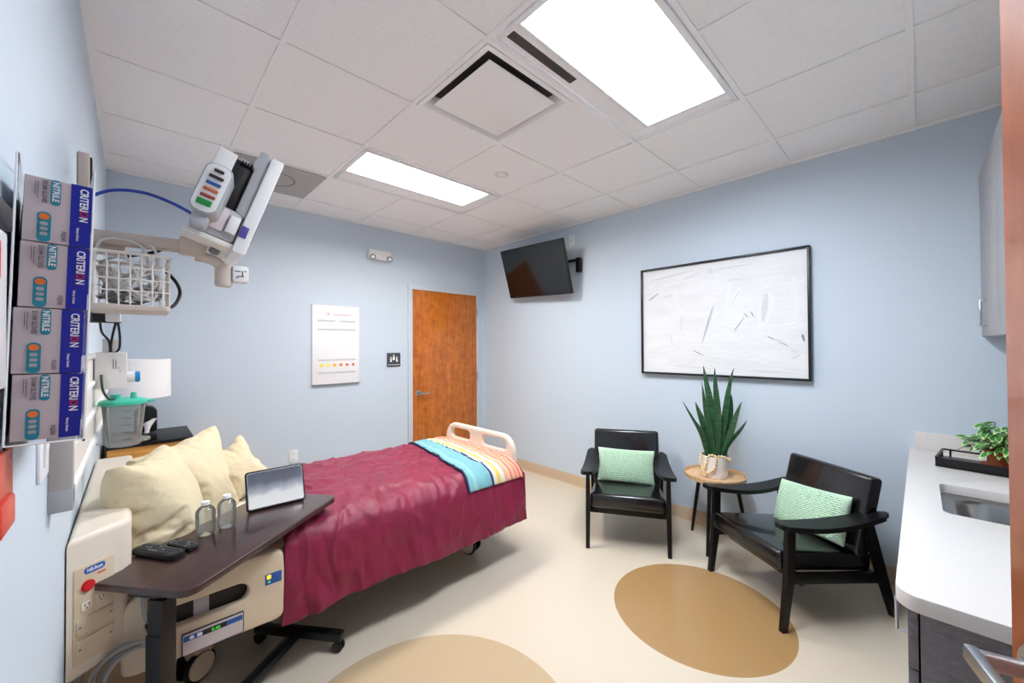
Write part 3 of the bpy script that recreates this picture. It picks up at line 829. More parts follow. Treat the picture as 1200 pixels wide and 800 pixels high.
px_, py_ = sx - .02, sy - .01
t = thing('planter', 'white basket-weave textured planter with looped wooden bead handles on the side table', 'plant pot', (px_, py_, .504))
def dim(a, z, r): return r * (1 + (.05 * (abs(sin(14 * a + z * 190)) * abs(sin(14 * a - z * 190)))) * (1 if .506 < z < .66 else 0))
zs = [.5045 + i * .0075 for i in range(22)]
prof = [(0, .5045)] + [(.078 + .014 * ((z - .5045) / .1575), z) for z in zs] + [(.088, .662), (.084, .64), (0, .64)]
b = MB(); b.lathe(prof, 'pot_white', c=(px_, py_, 0), seg=96, fn=dim); b.done('pot', t)
MB().cyl((px_, py_, .640), (px_, py_, .646), .084, 'soil', seg=32).done('soil', t)
def beads(b, pts, r, m, k=7):
    cp = catmull([V(p) for p in pts], k)
    acc = 1e9; last = None
    for p in cp:
        if last is None or (p - last).length > r * 1.7:
            b.sph(p, r, m, seg=10); last = p
vd = V((-.945, -.325, 0)); vr = V((.325, -.945, 0))       # towards / right of the room side
pc = V((px_, py_, 0))
def ppt(a, r, z): return pc + vd * r * cos(a) + vr * r * sin(a) + V((0, 0, z))
b = MB()
beads(b, [ppt(-1.25, .094, .672), ppt(-1.25, .102, .62), ppt(-1.05, .098, .56), ppt(-.7, .100, .512)], .0095, 'bead_wood')
beads(b, [ppt(-.95, .094, .57), ppt(-.55, .10, .545), ppt(-.1, .100, .58), ppt(.05, .097, .63), ppt(.05, .088, .668), ppt(-.4, .09, .672), ppt(-.6, .096, .63), ppt(-.75, .098, .58)], .0095, 'bead_wood')
beads(b, [ppt(.05, .088, .668), ppt(.5, .09, .672), ppt(1.0, .094, .655), ppt(1.2, .098, .632), ppt(1.35, .098, .645)], .0095, 'bead_wood')
b.done('bead_handle', t)
pl = thing('snake_plant', 'tall dark green snake plant with banded upright leaves in the white planter', 'plant', (px_, py_, .646))
random.seed(11)
leaves = [(-.035, .00, -.115, .02, .40, .052), (-.05, .02, -.20, .05, .40, .026), (-.01, .02, -.085, .06, .55, .050), (.0, -.02, -.06, -.05, .665, .052), (.02, .01, .015, .06, .655, .046),
          (.03, .0, .135, .0, .655, .042), (.045, -.02, .115, -.05, .46, .060), (.055, .02, .185, .03, .42, .040), (-.02, -.04, -.05, -.08, .42, .056), (.01, -.045, .025, -.09, .38, .058),
          (.05, .03, .20, .08, .30, .030), (-.045, .03, -.14, .09, .30, .040)]
for (bx, by, tx, ty, L, wd) in leaves:
    b = MB(); ph = random.uniform(-.6, .6)
    def leaf(a, c, bx=bx, by=by, tx=tx, ty=ty, L=L, wd=wd, ph=ph):
        z = L * a; cx = bx + (tx - bx) * a ** 1.4; cy = by + (ty - by) * a ** 1.4
        w_ = wd * (.70 + .38 * sin(pi * min(1, a * .85 + .05))) * (1 - a ** 5) ** .9 + .0008
        ang_ = 2 * pi * c; tw = ph + .5 * a
        ox = w_ / 2 * cos(ang_) + .012 * sin(a * 5 + ph * 4) * a; oy = .006 * (1 - a * .6) * sin(ang_) + .35 * abs(ox) * (.6 - .3 * a)
        c_, s_ = cos(tw), sin(tw)
        return pc + V((0, 0, .644 + z)) + vr * (cx + ox * c_ - oy * s_) + vd * (cy + ox * s_ + oy * c_)
    b.grid(leaf, 26, 12, 'leaf_green'); bmesh.ops.remove_doubles(b.bm, verts=b.bm.verts[:], dist=1e-5)
    bmesh.ops.recalc_face_normals(b.bm, faces=b.bm.faces[:])
    b.done('leaf', pl, angle=60)

# ------------------------------------------------------------------ counter, sink, cabinets
CZT = .845
cx0, cy1 = 1.385, .052
t = thing('countertop', 'white countertop with a rounded front corner and side splash at the right edge', 'countertop', (2.3, -.28, CZT))
sk = (2.15, 2.59, -.47, -.052)                                       # sink cut-out
b = MB()
arc = [(cx0 + .05 - .05 * cos(a), cy1 - .05 + .05 * sin(a)) for a in [i * pi / 2 / 8 for i in range(9)]]
outer = [(cx0, YN)] + arc + [(XR, cy1), (XR, YN)]
hole = rrect(sk[0], sk[2], sk[1], sk[3], .03)
b.plate([outer, hole], .040, 'counter_white', X=T(0, 0, CZT - .020), bev=.002)
b.done('worktop', t)
MB().box((XR - .010, (YN + .030) / 2, CZT + .05), (.02, .03 - YN, .10), 'counter_white', bev=.002).done('side_splash', t)
MB().box(((cx0 + XR) / 2, YN + .010, CZT + .05), (XR - cx0 - .04, .02, .10), 'counter_white', bev=.002).done('back_splash', t)
t = thing('sink', 'stainless steel undermount sink set into the white counter', 'sink', (2.37, -.26, .66))
b = MB(); tb = bmesh.new()
rows = []
for (ins, z) in ((-.012, CZT - .0405), (.0, CZT - .0405), (.040, CZT - .043), (.047, CZT - .052), (.058, CZT - .17), (.09, CZT - .185)):
    rows.append([tb.verts.new((x, y, z)) for x, y in rrect(sk[0] + ins, sk[2] + ins, sk[1] - ins, sk[3] - ins, max(.05, .045 + ins))])
for a, c in zip(rows, rows[1:]):
    n_ = len(a)
    for i in range(n_): tb.faces.new((a[i], a[(i + 1) % n_], c[(i + 1) % n_], c[i]))
tb.faces.new(rows[-1])
b.take(tb, 'sink_steel'); b.done('basin', t)
MB().cyl((2.37, -.26, CZT - .186), (2.37, -.26, CZT - .182), .042, 'chrome', seg=28).done('drain', t)

def pull(b, x, y, z, L=.128):
    b.tube([(x, y, z - L / 2), (x, y + .024, z - L / 2), (x, y + .024, z + L / 2), (x, y, z + L / 2)], .0045, 'chrome', seg=8)
def base_cabinet(x0, x1, label, sinkbase):
    t = thing('base_cabinet', label, 'cabinet', ((x0 + x1) / 2, -.28, 0), 0, 'grey base cabinets under the counter')
    f = 0.008; z1 = CZT - .042
    b = MB()
    for x in (x0 + .009, x1 - .009): b.box((x, (YN + .004 + f) / 2, (z1 + .0) / 2), (.018, f - YN - .004, z1), 'grey_laminate', bev=.001)
    b.box(((x0 + x1) / 2, YN + .016, z1 / 2), (x1 - x0 - .036, .018, z1), 'grey_laminate')
    b.box(((x0 + x1) / 2, (YN + .006 + f) / 2, .11), (x1 - x0 - .036, f - YN - .006, .018), 'grey_laminate')
    b.box(((x0 + x1) / 2, f - .07, .05), (x1 - x0 - .036, .018, .10), 'black_plastic')
    b.done('body', t)
    if x0 < 1.5:
        q = MB().box(((x0 + x1) / 2, f + .013, z1 - .083), (x1 - x0 - .004, .019, .155), 'grey_laminate', bev=.001).done('drawer', t)
        h = MB(); pull(h, x0 + .10, f + .022, z1 - .080, .088); h.done('handle', q)
        dz0, dz1 = .12, z1 - .165
    else: dz0, dz1 = .12, z1 - .005
    q = MB().box(((x0 + x1) / 2, f + .013, (dz0 + dz1) / 2), (x1 - x0 - .004, .019, dz1 - dz0), 'grey_laminate', bev=.001).done('door', t)
    if x0 < 1.5: h = MB(); pull(h, x0 + .05, f + .022, .45); h.done('handle', q)
base_cabinet(1.425, 2.05, 'grey base cabinet with top drawer at the exposed end of the counter', False)
base_cabinet(2.05, 2.70, 'grey base cabinet beneath the sink', True)
base_cabinet(2.70, XR - .002, 'grey base cabinet in the corner under the counter tray', True)
UY = -.235
for (x0, x1, lab) in ((2.72, XR - .002, 'pale grey wall cabinet hung above the counter against the right wall'), (2.05, 2.716, 'pale grey wall cabinet above the sink, mostly hidden by the entry door')):
    t = thing('wall_cabinet', lab, 'cabinet', ((x0 + x1) / 2, YN, 1.50), 0, 'pale grey wall cabinets above the counter')
    MB().box(((x0 + x1) / 2, (YN + UY) / 2 - .011, 1.945), (x1 - x0, UY - YN - .022, .89), 'pale_laminate', bev=.001).done('body', t)
    q = MB().box(((x0 + x1) / 2, UY - .010, 1.945), (x1 - x0 - .004, .019, .886), 'pale_laminate', bev=.001).done('door', t)
    h = MB(); pull(h, x0 + .36 if x0 > 2.5 else x0 + .05, UY - .002, 1.618); h.done('handle', q)

# tray with a trailing plant
tX = T(3.03, -.29, CZT) @ rotz(-.12)
t = thing('serving_tray', 'black open-sided serving tray on the counter behind the sink', 'tray', X=tX)
b = MB(); b.box((0, 0, .006), (.26, .46, .008), 'black_paint', bev=.002); b.done('tray_base', t, local=True)
b = MB()
for x in (-.127, .127):
    if x < 0: b.box((x, 0, .024), (.006, .46, .044), 'black_paint', bev=.001)
    else:
        b.box((x, 0, .046), (.008, .46, .008), 'black_paint')
        for y in (-.2, -.07, .07, .2): b.box((x, y, .026), (.008, .008, .04), 'black_paint')
for y in (-.227, .227):
    b.box((0, y, .046), (.26, .008, .008), 'black_paint')
    for x in (-.09, .0, .09): b.box((x, y, .026), (.008, .008, .04), 'black_paint')
b.done('rail', t, local=True)
ppx, ppy = 3.04, -.295
t = thing('potted_plant', 'small variegated trailing plant in a low terracotta bowl on the black tray', 'plant', (ppx, ppy, CZT + .0105))
z0_ = CZT + .0105
b = MB(); b.lathe([(0, z0_), (.06, z0_), (.092, z0_ + .012), (.097, z0_ + .018), (.09, z0_ + .02), (.062, z0_ + .020), (.075, z0_ + .055), (.088, z0_ + .088), (.080, z0_ + .088), (0, z0_ + .075)], 'terracotta', c=(ppx, ppy, 0), seg=36); b.done('bowl', t)
random.seed(23)
def plant_leaf(b, p, dr, up, L, wd):
    dr = dr.normalized(); s_ = dr.cross(up).normalized(); n_ = s_.cross(dr)
    for (k, m, lift) in ((1.0, 'vine_pale', 0), (.74, 'vine_green', .0012)):
        tb = bmesh.new(); c = []; l = []; r = []
        for i in range(7):
            a = i / 6; w_ = wd * k * sin(pi * min(1, a * .94 + .03)) ** .8 * (1 - .25 * a)
            mid = p + dr * L * (a * (k * .5 + .5) + (1 - k) * .25) - n_ * (.30 * L * a * a) + n_ * lift
            c.append(tb.verts.new(mid)); l.append(tb.verts.new(mid + s_ * w_ + n_ * w_ * .35)); r.append(tb.verts.new(mid - s_ * w_ + n_ * w_ * .35))
        for i in range(6):
            tb.faces.new((l[i], c[i], c[i + 1], l[i + 1])); tb.faces.new((c[i], r[i], r[i + 1], c[i + 1]))
        b.take(tb, m)
b = MB(); st = MB()
for i in range(230):
    a = random.uniform(0, 2 * pi); q = random.random() ** .6
    el = random.uniform(-.35, 1.3)
    rad = .105 * q + .022
    p = V((ppx, ppy, z0_ + .115)) + V((cos(a) * cos(el) * rad * 1.12, sin(a) * cos(el) * rad * 1.12, sin(el) * rad * .95))
    dr = V((cos(a), sin(a), random.uniform(-.5, .5))) + V((random.uniform(-.6, .6), random.uniform(-.6, .6), 0))
    plant_leaf(b, p, dr, V((random.uniform(-.3, .3), random.uniform(-.3, .3), 1)), random.uniform(.044, .066), random.uniform(.013, .019))
    if i % 6 == 0: st.tube([(ppx + cos(a) * .02, ppy + sin(a) * .02, z0_ + .08), (ppx + cos(a) * rad * .5, ppy + sin(a) * rad * .5, z0_ + .12), tuple(p)], .0018, 'vine_green', seg=5)
b.done('foliage', t, angle=60)['kind'] = 'stuff'
st.done('stems', t)

# ------------------------------------------------------------------ hospital bed
bed = thing('hospital_bed', 'cream hospital bed with head panel, side rail and handled footboard along the left wall', 'hospital bed', (.95, 2.47, 0))
def ff(s, z, n=0):     # a point on the angled end face of the head panel
    return V((-.146 + s * .82 + n * .57, 1.80 + s * .57 - n * .82, z))
XF = Matrix(((.8211, 0, .5708, -.146), (.5708, 0, -.8211, 1.80), (0, 1, 0, 0), (0, 0, 0, 1)))   # local x = s, y = z up, z = outward
b = MB()
pl_ = [(-.146, 1.80), (-.027, 1.883), (-.005, 1.92), (-.005, 3.03), (-.146, 3.03)]
b.prism(pl_, .44, 'cream_light', X=T(0, 0, .44), bev=.022, seg=4)
hb = b.done('head_panel', bed)
p = MB(); p.prism(rrect(.016, .485, .120, .785, .006, 3), .004, 'cream_plastic', X=XF, bev=.0015); ip = p.done('service_panel', hb)
p = MB(); p.prism(rrect(.040, .757, .094, .777, .009), .0055, 'label_blue', X=XF)
p.text('Hill-Rom', .015, 'paper_white', XF @ T(.067, .762, .0056), align='CENTER', sx=.75); p.prism(rrect(.074, .743, .096, .747, .001, 2), .0048, 'red_mark', X=XF)
p.done('name_plate', hb)
p = MB(); p.cyl(ff(.048, .722, .004), ff(.048, .722, .014), .017, 'red_mark', seg=24, bev=.003); p.done('call_button', hb)
for (s, z) in ((.046, .660), (.083, .664)):
    p = MB(); p.prism(rrect(s - .014, z - .014, s + .014, z + .014, .005), .007, 'cream_light', X=XF, bev=.001)
    for dx in (-.005, .005): p.prism(rrect(s + dx - .001, z - .001, s + dx + .001, z + .008, .0008, 2), .0075, 'slot_dark', X=XF)
    p.prism(rrect(s - .002, z - .009, s + .002, z - .005, .001, 2), .0075, 'slot_dark', X=XF); p.done('bed_outlet', hb)
for (a, c) in ((.578, .626), (.508, .562)):
    p = MB(); p.prism(rrect(.020, a, .116, c, .003, 2), .009, 'cream_plastic', X=XF, bev=.002)
    for s in (.028, .108): p.cyl(ff(s, (a + c) / 2, .008), ff(s, (a + c) / 2, .0105), .003, 'mid_grey', seg=10)
    p.done('cover_plate', hb)

# footboard
def yz(X): return Matrix(((0, 0, 1, X), (1, 0, 0, 0), (0, 1, 0, 0), (0, 0, 0, 1)))
out = rrect(2.045, .30, 2.895, .812, .13, 8)
b = MB(); b.plate([out, rrect(2.125, .695, 2.40, .772, .036), rrect(2.56, .695, 2.815, .772, .036)], .042, 'cream_light', X=yz(1.995), bev=.014)
b.done('footboard', bed)
# deck and base
b = MB(); b.box((.97, 2.475, .405), (1.96, .90, .05), 'bed_frame_dark', bev=.012); b.done('deck', bed)
b = MB()
for y in (2.20, 2.75): b.box((.98, y, .225), (1.72, .06, .09), 'bed_frame_dark', bev=.006)
for x in (.16, .95, 1.78): b.box((x, 2.475, .225), (.07, .55, .08), 'bed_frame_dark', bev=.006)
b.box((.62, 2.30, .31), (.60, .10, .10), 'bed_frame_dark', bev=.01); b.box((1.35, 2.475, .32), (.30, .35, .12), 'bed_frame_dark', bev=.01)
b.done('base_frame', bed)
def caster(x, y, ry):
    t = MB(); X = T(x, y, 0) @ rotz(ry)
    t.box((0, 0, .160), (.075, .05, .13), 'cream_plastic', bev=.018, X=X); t.box((0, .0, .12), (.085, .085, .07), 'cream_plastic', bev=.018, X=X)
    c = t.done('caster', bed)
    for s in (-1, 1):
        q = MB(); q.cyl((-.015, s * .032 - .013, .065), (-.015, s * .032 + .013, .065), .0645, 'black_plastic', seg=32, X=X, bev=.006)
        q.cyl((-.015, s * .048 - .004, .068), (-.015, s * .048 + .004, .068), .054, 'cream_plastic', seg=28, X=X, bev=.003); q.done('wheel', c)
for a in ((.21, 2.255, .5), (1.735, 2.225, -1.2), (.21, 2.72, .2), (1.735, 2.72, .4)): caster(*a)
# side rail
def xz(Y): return Matrix(((1, 0, 0, 0), (0, 0, -1, Y), (0, 1, 0, 0), (0, 0, 0, 1)))
rail_o = catmull([V(p).to_3d() for p in ((-.03, .40), (-.02, .345), (.06, .335), (.20, .332), (.38, .326), (.452, .332), (.462, .40), (.462, .56), (.445, .604), (.36, .612), (.10, .612), (.0, .60), (-.03, .54))], 4, True)
b = MB(); b.plate([[(v.x, v.y) for v in rail_o], rrect(.03, .450, .335, .525, .037, 8)], .042, 'cream_plastic', X=xz(1.905), bev=.010)
rl = b.done('side_rail', bed)
b = MB()
b.prism(rrect(.128, .337, .318, .418, .004, 3), .006, 'bed_frame_dark', X=xz(1.885))
b.prism(rrect(.131, .340, .315, .415, .003, 3), .0075, 'box_white', X=xz(1.885))
b.prism(rrect(.133, .388, .313, .407, .002, 2), .0082, 'label_blue', X=xz(1.885))
b.prism(rrect(.190, .388, .262, .407, .002, 2), .0088, 'black_plastic', X=xz(1.885))
b.prism(rrect(.172, .391, .187, .404, .002, 2), .0090, 'paper_white', X=xz(1.885)); b.prism(rrect(.150, .391, .164, .404, .006, 3), .0090, 'paper_white', X=xz(1.885))
cp = b.done('control_panel', rl)
b = MB(); b.text('0.46', .016, 'led_green', xz(1.8757) @ T(.215, .3915, 0)); b.done('display_digits', rl)
b = MB(); b.prism(rrect(.222, .362, .228, .368, .003, 3), .0085, 'led_green', X=xz(1.885)); b.done('status_lamp', rl)
b = MB(); b.prism(rrect(.392, .482, .452, .526, .002, 2), .0015, 'label_blue', X=xz(1.8842)); b.prism(rrect(.398, .506, .413, .522, .002, 2), .003, 'led_yellow', X=xz(1.8842))
b.prism(rrect(.402, .490, .410, .498, .003, 3), .003, 'led_green', X=xz(1.8842))
for (x, z) in ((.422, .512), (.436, .512), (.422, .495), (.438, .492)): b.prism(rrect(x - .004, z - .004, x + .004, z + .004, .003, 3), .003, 'port_blue', X=xz(1.8842))
b.done('indicator_panel', rl)
b = MB(); b.prism(rrect(.165, .440, .212, .53, .004, 2), .003, 'grey_plastic', X=xz(1.924)); b.done('hanging_tag', rl)
b = MB(); b.prism(rrect(-.01, .425, .375, .55, .03, 4), .004, 'bed_frame_dark', X=xz(1.932)); b.done('dark_backing', rl)  # dark sheet added behind the rail opening

# mattress
mt = tag(MB().box((.965, 2.475, .505), (1.92, .90, .15), 'white_sheet', bev=.045, seg=5).done('mattress'), 'white sheeted mattress showing between the pillows and the overbed table', 'mattress')

# comforter
def sm(a): a = max(0, min(1, a)); return a * a * (3 - 2 * a)
prof = catmull([V((y, z, 0)) for y, z in ((1.905, .275), (1.918, .40), (1.935, .52), (1.962, .595), (2.02, .640), (2.15, .658), (2.45, .672), (2.75, .676), (2.90, .668), (2.975, .63), (3.01, .55), (3.03, .42), (3.045, .29))], 10)
PL = [0]
for a, c in zip(prof, prof[1:]): PL.append(PL[-1] + (c - a).length)
def pat(v):
    d_ = v * PL[-1]
    for i in range(len(prof) - 1):
        if PL[i + 1] >= d_ - 1e-9:
            k = (d_ - PL[i]) / max(1e-9, PL[i + 1] - PL[i]); p = prof[i].lerp(prof[i + 1], k)
            tn = (prof[i + 1] - prof[i]).normalized(); return p.x, p.y, V((0, -tn.y, tn.x))
    return prof[-1].x, prof[-1].y, V((0, 1, 0))
def drape(u, v, off=0, x0f=.46, x0n=.46, x1=1.958, wr=1.0):
    y, z, n = pat(v)
    side = 1 - sm((z - .28) / .34)                      # 1 at the hem, 0 on top
    x0 = x0n + (x0f - x0n) * v
    x = x0 + (x1 - x0) * u
    f = noise.noise(V((x * 5.0, y * .9, z * 1.3 + 4))) * 1.2 + .55 * noise.noise(V((x * 13, y * 2, z * 2.5 + 9)))
    cr = (1 - abs(noise.noise(V((x * 4 + y * 3, y * 5 - x * 2, z * 3))))) ** 6
    cr2 = (1 - abs(noise.noise(V((x * 9 + z * 2.5, y * 2 + 3, z * 2.2 + 7))))) ** 8
    cr3 = (1 - abs(noise.noise(V((x * 6.5 - y * 4, y * 6 + x * 2.5, z * 4 + 11))))) ** 10
    disp = wr * (.010 * cr3 + side * (.024 * f) + (1 - side) * (.007 * noise.noise(V((x * 5, y * 5, 1))) + .004 * noise.noise(V((x * 14, y * 9, 2)))) + .011 * cr * (.45 + side * .5) - .016 * cr2 * (.30 + .70 * side))
    disp += wr * .0035 * noise.noise(V((x * 30, y * 18, z * 14)))
    z += side * .010 * sin(x * 7 + 1) if v < .5 else 0
    z -= .010 * sm((x - 1.5) / .5) * (1 - side)
    edge = sm((u - .955) / .045)
    z -= edge * .016 * (1 - side)
    if v < .5: z += -.012 * u * side
    return V((x, y, z)) + n * (disp + off)
b = MB(); b.grid(lambda u, v: drape(u, v, x0f=.56), 220, 130, 'burgundy')
def foot(u, v):
    y = 1.925 + 1.10 * u; c = min(1, 4 * min(u, 1 - u) + .0)
    top = drape(1, .30 + .42 * u).z if 0 else (.640 - .06 * (1 - sm(min(u, 1 - u) * 12)))
    z = top - (top - .27) * v
    return V((1.957 + .012 * sin(v * pi * .5) + .006 * noise.noise(V((y * 7, z * 3, 5))), y, z))
b.grid(foot, 60, 24, 'burgundy')
for f in b.bm.faces: pass
cf = b.done('comforter', angle=60)
sd = cf.modifiers.new('thick', 'SOLIDIFY'); sd.thickness = .012; sd.offset = -1
tag(cf, 'burgundy comforter draped over the hospital bed down to near the floor', 'comforter')
# striped blanket folded across the foot of the bed
v0, v1 = .168, .80
b = MB(); b.grid(lambda u, v: drape(u, v0 + (v1 - v0) * v, off=.016 + .004 * sin(u * 40 + v * 7) * .3, x0n=1.46 - .16 * v0, x0f=1.60 + .10, x1=1.972, wr=1.0), 90, 110, 'striped_weave', uv=True)
bk = b.done('folded_blanket', angle=60)
sd = bk.modifiers.new('thick', 'SOLIDIFY'); sd.thickness = .014; sd.offset = -1
tag(bk, 'striped blanket in teal, white, yellow and coral folded across the foot of the bed', 'blanket')

# ivory pillows
def bed_pillow(label, X, w, h, seed, pressure, shrink, roll, lean, grav):
    m = pillow_mesh(w, h, seed, pressure, shrink, roll=roll, lean=lean, grav=grav)
    m.materials.clear(); m.materials.append(M['ivory_cloth'])
    for p in m.polygons: p.use_smooth = True
    o = bpy.data.objects.new('pillow', m); COL.objects.link(o); o.matrix_local = X; W[o] = X
    sb = o.modifiers.new('soft', 'SUBSURF'); sb.levels = 1; sb.render_levels = 1
    return tag(o, label, 'pillow', 'ivory pillows at the head of the bed')
bed_pillow('ivory pillow nearest the head panel, leaning against the wall beside the canister', T(.072, 2.21, .578) @ rotz(R_(72)), .45, .50, 3, 4.5, -.12, .10, .20, .038)
bed_pillow('large crumpled ivory pillow standing between the other two ivory pillows', T(.205, 2.57, .578) @ rotz(R_(42)), .46, .52, 8, 4.6, -.12, -.14, .20, .055)
bed_pillow('small ivory pillow with a pointed corner, half behind the tablet', T(.425, 2.82, .578) @ rotz(R_(20)), .35, .35, 31, 5, -.08, -.50, .30, .045)

# coiled cable hanging from the bed
b = MB(); pts = []
for i in range(4 * 16):
    a = 2 * pi * i / 16; k = i / 64
    pts.append((-.002 + (.088 - .014 * sin(k * 9)) * cos(a) + .008 * sin(k * 17), 1.842 + .020 * sin(a * .5 + k * 8) + .02 * k, .368 + (.100 - .014 * cos(k * 7)) * sin(a)))
pts += [(.060, 1.86, .45), (.028, 1.862, .55), (.024, 1.868, .64), (.02, 1.895, .70)]
b.tube(pts, .0062, 'hose_grey', seg=8, smooth=2)
tag(b.done('coiled_cable'), 'grey coiled cable hanging beside the bed head panel under the table', 'cable')

# ------------------------------------------------------------------ overbed table
TZ = .715
uu = V((.79, .613, 0)).normalized(); C0 = V((.120, 1.566, 0)); ta = math.atan2(uu.y, uu.x)
XT = T(*C0) @ rotz(ta)
ot = thing('overbed_table', 'dark espresso overbed table on a single column with caster base', 'table', X=XT)
b = MB(); b.prism(rrect(0, 0, .795, .395, .045, 8), .024, 'espresso', X=T(0, 0, TZ - .024), bev=.005)
b.done('tabletop', ot, local=True)
b = MB(); b.box((.050, .150, .36), (.046, .060, .60), 'dark_steel', bev=.004); b.box((.0255, .150, .30), (.008, .056, .5), 'black_plastic', bev=.002)
b.done('column', ot, local=True)
b = MB(); b.box((.055, .155, .668), (.03, .045, .05), 'black_plastic'); b.box((.16, .18, .684), (.30, .10, .014), 'black_plastic', bev=.003); b.done('top_bracket', ot, local=True)
b = MB(); b.box((.38, .165, .068), (.70, .045, .035), 'black_paint', bev=.004); b.box((.715, .16, .072), (.045, .46, .038), 'black_paint', bev=.005); b.box((.055, .16, .072), (.05, .46, .038), 'black_paint', bev=.005)
b.done('base', ot, local=True)
for (x, y) in ((.715, -.050), (.715, .370), (.055, -.050), (.055, .370)):
    q = MB()
    for s in (-1, 1): q.cyl((x + s * .012 - .007, y, .0255), (x + s * .012 + .007, y, .0255), .025, 'black_plastic', seg=24, bev=.003)
    q.box((x, y + .004, .040), (.022, .03, .035), 'black_plastic', bev=.008); q.done('caster', ot, local=True)

# things on the overbed table
def bottle(label, x, y, rz):
    t = thing('water_bottle', label, 'bottle', (x, y, TZ), rz, 'small clear water bottles on the table')
    pr = [(.0, .004), (.018, .001), (.029, .004), (.033, .012), (.033, .022)]
    for i in range(5):
        z = .028 + i * .011; pr += [(.0318, z), (.0333, z + .005)]
    pr += [(.0333, .090), (.031, .101), (.023, .112), (.0125, .119), (.0120, .124)]
    MB().lathe(pr, 'bottle_clear', seg=32, fn=lambda a, z, r: r * (1 - (.12 * abs(sin(2.5 * a)) if z < .02 else 0))).done('bottle_shell', t, local=True)
    b = MB(); b.lathe([(.0132, .121), (.0145, .122), (.0145, .133), (.0135, .135), (0, .135)], 'gloss_white', seg=24); b.done('cap', t, local=True)
    MB().lathe([(0, .005), (.027, .006), (.0305, .014), (.031, .09), (.029, .097), (0, .097)], 'water', seg=28).done('water', t, local=True)
bottle('clear water bottle on the overbed table, nearer the remote controls', .208, 1.996, .2)
bottle('clear water bottle on the overbed table, nearer the tablet', .281, 2.022, .9)
def remote(label, x, y, dx, dy, L, wd, th, seed):
    a = math.atan2(dy, dx); t = thing('remote_control', label, 'remote control', (x, y, TZ), a, 'black remote controls on the table')
    MB().prism(rrect(-L / 2, -wd / 2, L / 2, wd / 2, wd * .3), th, 'black_plastic', X=T(0, 0, .001), bev=.004).done('body', t, local=True)
    rnd = random.Random(seed)
    b = MB(); n_ = int(L / .016)
    for i in range(n_):
        for j in (-1, 0, 1):
            b.box((-L / 2 + .014 + i * (L - .03) / (n_ - 1), j * wd * .26, th + .0015), (.007, .007, .003), 'mid_grey' if rnd.random() > .72 else 'sign_dark', bev=.001, seg=1)
    b.done('keypad', t, local=True)['kind'] = 'stuff'
remote('longer black remote control on the overbed table near its front corner', .066, 1.922, .53, -.85, .20, .052, .022, 1)
remote('shorter black remote control just behind the longer one on the overbed table', .134, 1.928, .47, -.88, .125, .042, .016, 2)
tbX = T(.489, 2.106, TZ) @ rotz(-.05) @ rotx(-.38)
t = thing('tablet', 'tablet in a black case propped up on the overbed table', 'tablet', X=tbX)
MB().prism(rrect(-.122, 0, .122, .178, .014), .014, 'black_plastic', X=Matrix(((1, 0, 0, 0), (0, 0, -1, .014), (0, 1, 0, .004), (0, 0, 0, 1))), bev=.004).done('case', t, local=True)
MB().prism(rrect(-.115, .008, .115, .170, .009), .001, 'grey_plastic', X=Matrix(((1, 0, 0, 0), (0, 0, -1, .0003), (0, 1, 0, .004), (0, 0, 0, 1)))).done('bezel', t, local=True)
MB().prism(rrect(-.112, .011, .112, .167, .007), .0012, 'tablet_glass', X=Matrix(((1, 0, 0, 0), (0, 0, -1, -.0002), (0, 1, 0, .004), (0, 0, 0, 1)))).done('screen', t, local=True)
b = MB(); b.box((0, 0, 0), (.12, .004, .15), 'black_plastic', bev=.001, X=rotx(.38) @ T(0, .085, .067) @ rotx(.36)); b.done('stand', t, local=True)

# ------------------------------------------------------------------ nightstand, lamp, tissues
nx0, nx1, ny0, ny1, nz = -.13, .295, 3.45, 3.96, .862
t = thing('nightstand', 'oak nightstand with a dark top in the back left corner', 'nightstand', ((nx0 + nx1) / 2, (ny0 + ny1) / 2, 0))
MB().box(((nx0 + nx1) / 2, (ny0 + ny1) / 2, (nz - .02) / 2), (nx1 - nx0 - .02, ny1 - ny0 - .02, nz - .02), 'oak', bev=.003).done('body', t)
MB().box(((nx0 + nx1) / 2, (ny0 + ny1) / 2, nz - .011), (nx1 - nx0, ny1 - ny0, .022), 'black_wood', bev=.003).done('top', t)
for z in (.24, .50, .74):
    q = MB().box((nx1 - .004, (ny0 + ny1) / 2, z), (.018, ny1 - ny0 - .05, .22), 'oak', bev=.003).done('drawer', t)
    MB().box((nx1 + .012, (ny0 + ny1) / 2, z), (.014, .10, .012), 'satin_steel', bev=.002).done('handle', q)
lx, ly = .025, 3.74
t = thing('table_lamp', 'table lamp with white drum shade and black base on the nightstand', 'lamp', (lx, ly, nz))
b = MB(); b.prism(rrect(-.055, 0, .062, .20, .045, 8), .09, 'black_paint', X=T(lx + .03, ly + .045, nz) @ Matrix(((1, 0, 0, 0), (0, 0, -1, 0), (0, 1, 0, 0), (0, 0, 0, 1))), bev=.012); b.done('base', t)
b = MB(); b.cyl((lx + .03, ly, nz + .195), (lx + .03, ly, nz + .42), .007, 'black_paint', seg=12); b.done('stem', t)
b = MB(); z0_, z1_ = 1.128, 1.388
b.lathe([(.166, z0_), (.164, z1_), (.161, z1_), (.163, z0_), (.166, z0_)], 'lamp_linen', c=(lx, ly, 0), seg=48)
b.done('shade', t)
t = thing('tissue_box', 'black tissue box with a white tissue sticking out in front of the lamp', 'tissue box', (.055, 3.555, nz))
MB().box((.055, 3.555, nz + .022), (.11, .11, .042), 'black_paint', bev=.004).done('box', t)
def tis(u, v):
    a = 2 * pi * u; r = .012 + .020 * v ** 2 * (1 + .45 * sin(3 * a + 1)); return V((.06 + r * cos(a) + .012 * v, 3.555 + r * .7 * sin(a), nz + .042 + .075 * v + .018 * v * sin(a + 2.0)))
